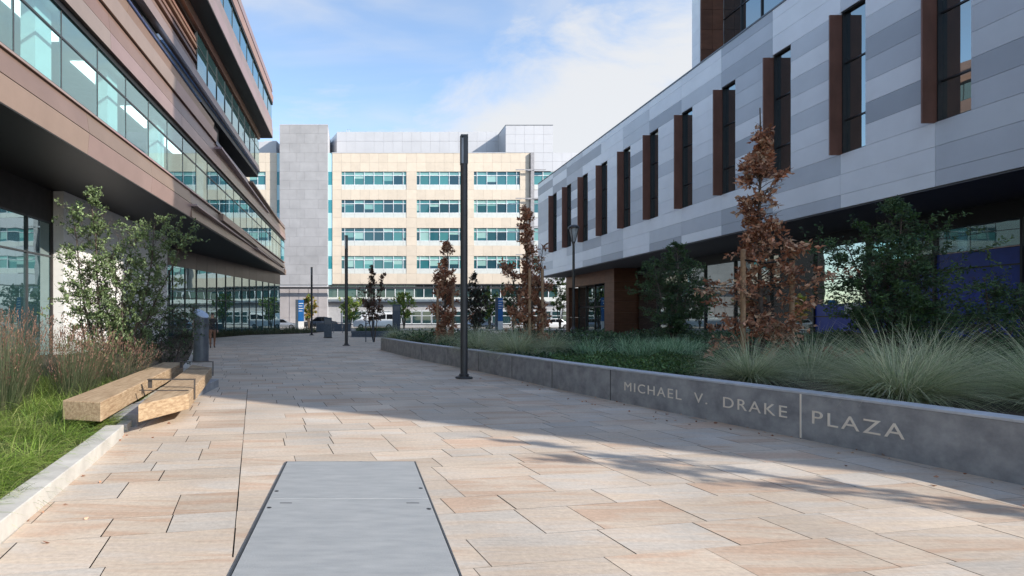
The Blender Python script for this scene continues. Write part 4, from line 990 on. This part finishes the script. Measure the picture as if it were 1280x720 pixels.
# low ground cover
def cover(name, label, poly_fn, n, ls, cols, seed, zf, m='leaf'):
    r_ = random.Random(seed); b = MB(); c = 0
    while c < n:
        x, y = poly_fn(r_)
        if x is None: continue
        h = zf(x, y); 
        if h <= 0: c += 1; continue
        z = r_.uniform(.35, 1)*h; leaf(b, Vector((x, y, .44+z)), (rvec(r_)+Vector((0, 0, .5))).normalized(), ls*r_.uniform(.6, 1.3), .3, pick(cols, r_, .25), r_); c += 1
    o = b.build(name, m); tag(o, label, kind='stuff'); return o
from mathutils import noise
def bump2(x, y, s=1.): return noise.noise(Vector((x*s, y*s, 3.1)))
def near_cover(r_):
    y = r_.uniform(9.9, 14.2); px = r_.uniform(690, 900); return (px-CX)*y/F, y
def nzf(x, y):
    wx = np.interp(y, [p[1] for p in WP], [p[0] for p in WP]); d = x-wx
    if d < .3: return 0
    return max(0, .16+.16*bump2(x, y, 1.4))*min(1, (d-.3)*3)
cover('ground_cover', 'low dark green ground cover behind the planter wall', near_cover, 26000, .055, [(.08, .16, .05), (.055, .12, .04), (.13, .22, .08), (.10, .15, .04)], 71, nzf)
def back_cover(r_):
    y = 14+16*r_.random()**1.3; x = r_.uniform(1.6, 24.4)
    wx = np.interp(y, [p[1] for p in WP], [p[0] for p in WP])
    return (x, y) if x > wx+.35 else (None, None)
cover('undergrowth', 'mixed dark green undergrowth filling the back of the planter', back_cover, 30000, .12, DGREEN+[(.07, .12, .06), (.12, .16, .09)], 73, lambda x, y: max(0.02, (.35+.45*bump2(x, y, .6))*min(1, max(.25, (y-13)/9))))
def right_cover(r_):
    y = r_.uniform(5.5, 14); x = r_.uniform(8.4, 24.2); return x, y
cover('undergrowth', 'dark undergrowth below the trees at the right', right_cover, 22000, .11, DGREEN, 75, lambda x, y: max(0.0, .28+.5*bump2(x, y, .8)))
# fallen leaves
b = MB(); r_ = random.Random(77)
for k in range(420):
    if k < 300: y = r_.uniform(10, 13); x = at(r_.uniform(860, 1030), y)[0]; z = .475
    else:
        y = r_.uniform(3, 14); t = r_.random(); x = (np.interp(y, [p[1] for p in WP], [p[0] for p in WP])-r_.random()**2*.9) if t < .5 else (-1.9-.2*y+r_.random()**2*.8); z = .008
    a = r_.uniform(0, 6.28); s = r_.uniform(.025, .06); d = Vector((math.cos(a), math.sin(a), r_.uniform(-.1, .25))); leaf(b, Vector((x, y, z)), d, s, .3, pick(BROWN, r_), r_)
tag(b.build('fallen_leaves', 'dry_leaf'), 'scattered small dry brown leaves on paving and mulch', kind='stuff')

# lawn of long grass on the left
LG = [(.25, .38, .06), (.19, .31, .05), (.32, .43, .10), (.42, .45, .17), (.10, .17, .045)]
b = MB(); r_ = random.Random(81)
kx = [p.x for p in KC]; ky = [p.y for p in KC]
cl = []
while len(cl) < 900:
    y = 1.2+11.8*r_.random()**1.15; x = np.interp(y, ky, kx)-.26-r_.random()**1.2*3.6
    cl.append((x, y))
for x, y in cl:
    a0 = r_.gauss(-.5, .8); base = pick(LG, r_, .2); nbl = 85 if y < 7 else 55
    for k in range(nbl):
        a = r_.uniform(0, 6.283); rr = .11*math.sqrt(r_.random()); e = r_.random()*.9
        d = Vector((math.cos(a)*e+.45*math.cos(a0), math.sin(a)*e+.45*math.sin(a0), 1.0))
        c = pick([base, base, r_.choice(LG)], r_, .15)
        dk = float(np.interp(y, ky, kx))-.24-x; lng = r_.uniform(.26, .62)*(.5 if dk < .18 else 1)
        blade(b, (x+rr*math.cos(a), y+rr*math.sin(a), .06), d, lng, .0065, 1.5*r_.uniform(.5, 1.3), c, r_, 4)
tag(b.build('grass', 'blade'), 'long bright green grass leaning over the bed beside the kerb', kind='stuff')
# reed clumps
REED = [(.14, .16, .09), (.19, .19, .11), (.20, .13, .09), (.10, .13, .07), (.24, .15, .10)]
def reed(loc, label, n, h, seed, lean=(0, 0)):
    rr_ = random.Random(seed); o = root('reed_clump', label, 'reeds', loc, 'reddish reed clumps behind the lawn'); b = MB(); tb = MB()
    for k in range(n):
        a = rr_.uniform(0, 6.283); e = rr_.random()*.55; q = .28*math.sqrt(rr_.random()); L = h*(.35+.8*rr_.random()**.9)
        d = Vector((math.cos(a)*e+lean[0], math.sin(a)*e+lean[1], 1)).normalized(); p = Vector((loc[0]+q*math.cos(a), loc[1]+q*math.sin(a), loc[2]))
        blade(b, tuple(p), d, L, .006, .35*rr_.random(), pick(REED[:2]+[REED[3], (.09, .13, .06)], rr_, .2), rr_, 3)
        if rr_.random() < .30:
            t = p+d*L*.86
            for j in range(3): leaf(tb, t+d*(j*.05), (d+rvec(rr_)*.35).normalized(), .055, .16, pick([(.20, .11, .08), (.26, .15, .11), (.14, .08, .06)], rr_, .25), rr_)
    b.build('stems', 'blade', o); tb.build('seed_heads', 'dry_leaf', o)['kind'] = 'stuff'; return o
i = 0
for (x, y, h, n, lb_) in ((-5.3, 8.3, 1.45, 900, 'tall reddish reed clump at the left edge of the picture, nearest the lawn'), (-5.75, 9.3, 1.55, 900, 'reddish reed clump just behind the nearest one at the left edge'), (-4.85, 9.6, 1.2, 800, 'reed clump leaning over the lawn left of the bench'),
    (-6.6, 10.4, 1.6, 800, 'tall reed clump in front of the ground floor windows at the left'), (-5.3, 10.9, 1.25, 800, 'reed clump below the tall sunlit shrub'), (-4.65, 11.2, .95, 700, 'low reed clump with stems arching towards the far bench end'), (-7.2, 9.0, 1.5, 600, 'reed clump farthest left by the window wall'), (-5.95, 12.2, 1.2, 600, 'reed clump directly behind the foot of the tall shrub')):
    i += 1; reed((x, y, .05), lb_, n, h, 90+i, lean=(.12 if i in (3, 6) else 0, 0))
# twigs arching right
o = root('arching_twigs', 'bare brown twigs arching right from the shrub above the bench', 'twigs', (-4.9, 11.2, .05)); b = MB(); r_ = random.Random(99)
for k in range(26):
    a = r_.gauss(-.15, .5); e = r_.uniform(.5, 1.4); p = Vector((-4.9+r_.gauss(0, .15), 11.2+r_.gauss(0, .15), .05)); d = Vector((math.cos(a)*e, math.sin(a)*e, 1)).normalized(); path = [p.copy()]
    for j in range(6): p = p+d*.2; d = (d+rvec(r_)*.08+Vector((.03, 0, -.09))).normalized(); path.append(p.copy())
    b.tube(path, [.005*(1-j/8) for j in range(7)], 4)
b.build('twig', 'pale_bark', o)
# dark bed edge planting at the far left and the planter island
def far_hedge(r_): 
    y = r_.uniform(55, 65.5); x = r_.uniform(-10.5, -4.6); return x, y
b = MB(); r_ = random.Random(101)
for k in range(9000):
    y = r_.uniform(40, 66); x0 = np.interp(y, [40, 62.5], [-12.9, -8.6]); xr = np.interp(y, [40, 50, 56, 66], [-11.6, -9.8, -4.9, -2.8])
    x = r_.uniform(x0, xr); h = max(.05, .55+.35*bump2(x, y, .5)); a = r_.uniform(0, 6.28); e = r_.random()
    blade(b, (x, y, .02), Vector((math.cos(a)*e, math.sin(a)*e, 1)), h*r_.uniform(.6, 1.3), .035, r_.uniform(.5, 1.2), pick([(.07, .09, .04), (.10, .11, .05), (.13, .13, .07), (.05, .07, .03)], r_), r_, 3)
tag(b.build('ground_cover', 'blade'), 'low olive green planting in front of the far ground floor windows', kind='stuff')
b = MB(); b.prism([(-12.9, 40), (-8.6, 62.4), (-8.6, 66), (-2.8, 66), (-4.9, 56), (-9.8, 50), (-11.6, 40)], -.03, .05); tag(b.build('planting_bed', 'soil'), 'dark soil bed at the far end of the plaza', kind='structure')
r = random.Random(111)

# ------------------------------------------------------------------ far plaza furniture
iw = root('seat_wall', 'low dark granite seat wall around the small far planting', 'wall', (2.0, 46, 0))
b = MB(); b.box(-.5, 3.6, 45.0, 45.35, 0, .48, bev=.01); b.box(3.25, 3.6, 45.36, 49, 0, .48); b.box(-.5, -.15, 45.36, 49, 0, .48); b.box(-.5, 3.6, 49.01, 49.3, 0, .48); b.build('wall', 'granite', iw)
b = MB(); b.box(-.149, 3.249, 45.351, 49, 0, .42); b.build('planting_bed', 'mulch', iw)
b = MB()
for k in range(3200):
    x = r.uniform(-.1, 3.2); y = r.uniform(45.4, 48.9); a = r.uniform(0, 6.28); e = r.random(); blade(b, (x, y, .42), Vector((math.cos(a)*e, math.sin(a)*e, 1)), r.uniform(.25, .7), .02, r.uniform(.4, 1.), pick([(.08, .14, .05), (.12, .17, .07), (.05, .09, .03)], r), r, 3)
tag(b.build('grass', 'blade'), 'green grass growing inside the low granite seat wall', kind='stuff')
def slab(px0, px1, Z, top, label):
    x0, x1 = (px0-CX)*Z/F, (px1-CX)*Z/F; o = root('stone_pylon', label, 'pylon', ((x0+x1)/2, Z, 0))
    b = MB(); b.box(x0, x1, Z, Z+.45, 0.05, top, bev=.02); b.build('slab', 'granite', o); b = MB(); b.box(x0-.04, x1+.04, Z-.04, Z+.49, 0, .049); b.build('base', 'dark_metal', o); b = MB(); b.box(x0+.06, x1-.06, Z-.012, Z-.001, top-.5, top-.12); b.build('panel', 'grey_metal', o)
slab(405, 414.5, 43, 1.56, 'short dark blue grey upright slab between the two far light columns')
slab(491, 500.5, 46.5, 2.65, 'tall dark blue grey upright slab behind the far planter tip')
def sign(px, Z, top, label, w=.75):
    x = (px-CX)*Z/F; o = root('blue_sign', label, 'sign', (x, Z, 0))
    b = MB(); b.box(x-w/2, x-w/6, Z, Z+.25, .05, top); b.build('side_panel', 'granite', o)
    b = MB(); b.box(x-w/6+.002, x+w/2, Z-.02, Z+.24, 1.15, top-.03); b.build('blue_panel', 'blue_sign', o)
    b = MB(); b.box(x-w/6+.002, x+w/2, Z-.01, Z+.23, .05, 1.14); b.build('white_panel', 'white_paint', o)
    b = MB()
    for k in range(4): b.box(x-w/6+.06, x+w/2-.06-(k % 2)*.1, Z-.026, Z-.021, top-.5-k*.3, top-.42-k*.3)
    b.build('lines', 'white_paint', o)
sign(374.5, 67, 3.75, 'blue and white sign totem left of the farthest light column', 1.0)
sign(624, 69, 4.1, 'blue and white sign totem seen over the planter between the two brown oaks', .9)
o = root('guard_rail', 'low metal railing behind the farthest light column', 'railing', (-2.5, 58, 0)); b = MB(); b.box(-4.3, -.6, 58, 58.05, 1.02, 1.08); b.build('top_rail', 'grey_metal', o)
for k in range(5): b = MB(); b.box(-4.3+k*.9, -4.24+k*.9, 58, 58.05, 0, 1.02); b.build('post', 'grey_metal', o)
b = MB()
for k in range(4): b.box(-4.23+k*.9, -3.41+k*.9, 58.01, 58.03, .15, .95)
b.build('mesh_panel', 'granite', o)
# vehicles seen side on
def vehicle(name, label, cat, x, y, L, H, paint, prof, wins, wr=.34, flip=1):
    o = root(name, label, cat, (x, y, 0)); W = 1.8
    T = lambda px, pz, yy: (x+flip*(px-.5)*L, yy, pz*H)
    b = MB(); n = len(prof); ins = lambda pz: .12 if pz > .62 else 0
    P = [T(a, c, y-W/2+ins(c)) for a, c in prof]+[T(a, c, y+W/2-ins(c)) for a, c in prof]
    b.add(P, [tuple(range(n)), tuple(range(2*n-1, n-1, -1))]+[(i, n+i, n+(i+1) % n, (i+1) % n) for i in range(n)]); b.build('body', paint, o, bevel=.05)
    for q in wins:
        b = MB(); 
        for yy, s_ in ((y-W/2, -1), (y+W/2, 1)):
            P = []
            for dy in (-.0, .02):
                P += [T(a, c, yy-s_*(ins(c) if c > .62 else .06)+s_*(.012+dy)) for a, c in q]
            m = len(q); b.add(P, [tuple(range(m)), tuple(range(2*m-1, m-1, -1))]+[(i, m+i, m+(i+1) % m, (i+1) % m) for i in range(m)])
        b.build('window', 'car_glass', o)
    for a in (.17, .82):
        for yy in (y-W/2-.02, y+W/2-.18):
            cx_, cy_, cz = T(a, 0, yy)[0], yy, wr
            def disc(rad, y0, y1):
                m_ = MB(); k = 20; P = [(cx_+rad*math.cos(6.283*i/k), y0, cz+rad*math.sin(6.283*i/k)) for i in range(k)]+[(cx_+rad*math.cos(6.283*i/k), y1, cz+rad*math.sin(6.283*i/k)) for i in range(k)]
                m_.add(P, [tuple(range(k)), tuple(range(2*k-1, k-1, -1))]+[(i, k+i, k+(i+1) % k, (i+1) % k) for i in range(k)]); return m_
            t_ = disc(wr, cy_, cy_+.2).build('wheel', 'tyre', o); disc(wr*.6, cy_-.012, cy_+.05).build('rim', 'rim', t_)
    for a, mm, nm in ((.985, 'headlight', 'headlight'), (.0, 'taillight', 'taillight')):
        for yy in (y-W/2+.04, y+W/2-.34):
            x_, _, z_ = T(a, .38, yy); b = MB(); b.box(x_-.04, x_+.08, yy, yy+.3, z_, z_+.14); b.build(nm, mm, o)
vanp = [(0, .15), (0, .55), (.02, .93), (.06, 1), (.62, 1), (.72, .96), (.84, .62), (.97, .5), (1, .4), (1, .15)]
vehicle('white_van', 'white passenger van parked on the street behind the reddish tree', 'van', (468-CX)*78/F, 78, 5.9, 2.35, 'car_white', vanp,
    [[(.05, .6), (.05, .88), (.22, .88), (.22, .6)], [(.24, .6), (.24, .88), (.42, .88), (.42, .6)], [(.44, .6), (.44, .88), (.60, .88), (.60, .6)], [(.62, .6), (.62, .88), (.70, .88), (.79, .6)]], wr=.36, flip=-1)
carp = [(0, .2), (0, .52), (.03, .62), (.14, .66), (.28, .96), (.38, 1), (.58, .99), (.74, .67), (.95, .57), (1, .45), (1, .2)]
cw = [[(.20, .67), (.30, .92), (.44, .94), (.44, .67)], [(.46, .67), (.46, .94), (.57, .93), (.69, .67)]]
for px, yy, L, H, pm, lb_, fl in ((598, 76.5, 4.6, 1.5, 'car_silver', 'silver car on the street behind the nearest light column', 1), (400, 77, 4.8, 1.75, 'car_dark', 'dark car on the street behind the railing', -1), (690, 77.2, 4.6, 1.5, 'car_white', 'white car on the street seen at the end of the white clad building', -1), (352, 77, 4.5, 1.45, 'car_silver', 'silver car on the street in front of the stone tower', 1)):
    vehicle('parked_car', lb_, 'car', (px-CX)*yy/F, yy, L, H, pm, carp, cw, flip=fl)

# ------------------------------------------------------------------ people
def person(x, y, face, label, jacket, trousers, h=1.78, stride=.18, seed=1):
    o = root('person', label, 'person', (x, y, 0)); k = h/1.78
    V = []; Ed = []; Rr = []
    def v(p, r0, par=None):
        V.append(Vector(p)*k); Rr.append(r0*k); i = len(V)-1
        if par is not None: Ed.append((par, i))
        return i
    pel = v((0, 0, .95), .135); wst = v((0, .0, 1.1), .125, pel); ch = v((0, -.01, 1.3), .15, wst); sh = v((0, 0, 1.43), .10, ch); nk = v((0, .005, 1.52), .052, sh); hd = v((0, .01, 1.60), .075, nk); h2 = v((0, .015, 1.68), .088, hd); v((0, .015, 1.735), .05, h2)
    v((0, .10, 1.635), .02, hd); v((-.085, .0, 1.64), .018, hd); v((.085, 0, 1.64), .018, hd)
    for s in (-1, 1):
        hp = v((s*.10, 0, .88), .098, pel); kn = v((s*.11, s*stride*.5+.03, .49), .062, hp); an = v((s*.11, s*stride-.03, .10), .042, kn); he = v((s*.115, s*stride-.04, .045), .036, an); v((s*.125, s*stride+.13, .035), .033, he)
        sd = v((s*.18, 0, 1.42), .068, sh); el = v((s*.245, -s*.05, 1.15), .045, sd); wr = v((s*.24, -s*.12+.08, .92), .030, el); pm = v((s*.24, -s*.13+.10, .85), .032, wr)
        for f in range(4):
            a = v((s*.235, -s*.13+.075+f*.021, .80), .009, pm); v((s*.228, -s*.13+.08+f*.021, .765-(.008 if f in (0, 3) else 0)), .008, a)
        a = v((s*.22, -s*.13+.145, .845), .010, pm); v((s*.21, -s*.13+.165, .815), .009, a)
    me = bpy.data.meshes.new('body'); me.from_pydata([tuple(p) for p in V], Ed, []); t = bpy.data.objects.new('tmp', me); COL.objects.link(t)
    sk = t.modifiers.new('s', 'SKIN'); sk.use_smooth_shade = True; ss = t.modifiers.new('u', 'SUBSURF'); ss.levels = 2; ss.render_levels = 2
    if not me.skin_vertices: 
        bm = bmesh.new(); bm.from_mesh(me); bm.verts.layers.skin.verify(); bm.to_mesh(me); bm.free()
    for i, q in enumerate(me.skin_vertices[0].data): q.radius = (Rr[i], Rr[i]*.8 if i in (0, 1, 2) else Rr[i]); q.use_root = (i == 0)
    me2 = bpy.data.meshes.new_from_object(t.evaluated_get(bpy.context.evaluated_depsgraph_get())); bpy.data.objects.remove(t)
    for m_ in (jacket, trousers, 'skin', 'black'): me2.materials.append(MATS[m_])
    for p in me2.polygons:
        z = p.center.z/k; ax = abs(p.center.x/k)
        p.material_index = 3 if z < .085 else 1 if z < .93 and ax < .2 else (2 if z > 1.5 or z < .91 else 0); p.use_smooth = True
    bo_ = bpy.data.objects.new('body', me2); COL.objects.link(bo_); bo_.parent = o
    b = MB(); r0 = .098*k
    b.lathe([(r0*.5, 1.60*k), (r0*1.0, 1.63*k), (r0*1.04, 1.70*k), (r0*.8, 1.76*k), (r0*.3, 1.785*k)], 0, -.012*k, 16)
    for i, q in enumerate(b.v): b.v[i] = (q[0]+x, q[1]*(1.0)+y-(.012 if q[2] < 1.66*k else 0), q[2])
    hb = b.build('hair', 'hair', o, smooth=True)
    # keep the face clear: drop front low hair
    o.rotation_euler = (0, 0, face); return o
mat('jacket_dark', (.02, .022, .028), .8); mat('trousers_brown', (.20, .10, .06), .8); mat('jacket_black', (.012, .012, .014), .8); mat('trousers_dark', (.03, .035, .05), .8)
person(-7.36, 28.4, R(200), 'person in dark jacket and brown trousers walking behind the grey bollard', 'jacket_dark', 'trousers_brown', seed=1)
person(11.6, 68.6, R(90), 'person in black standing beside the far blue sign', 'jacket_black', 'trousers_dark', stride=.05, seed=2)
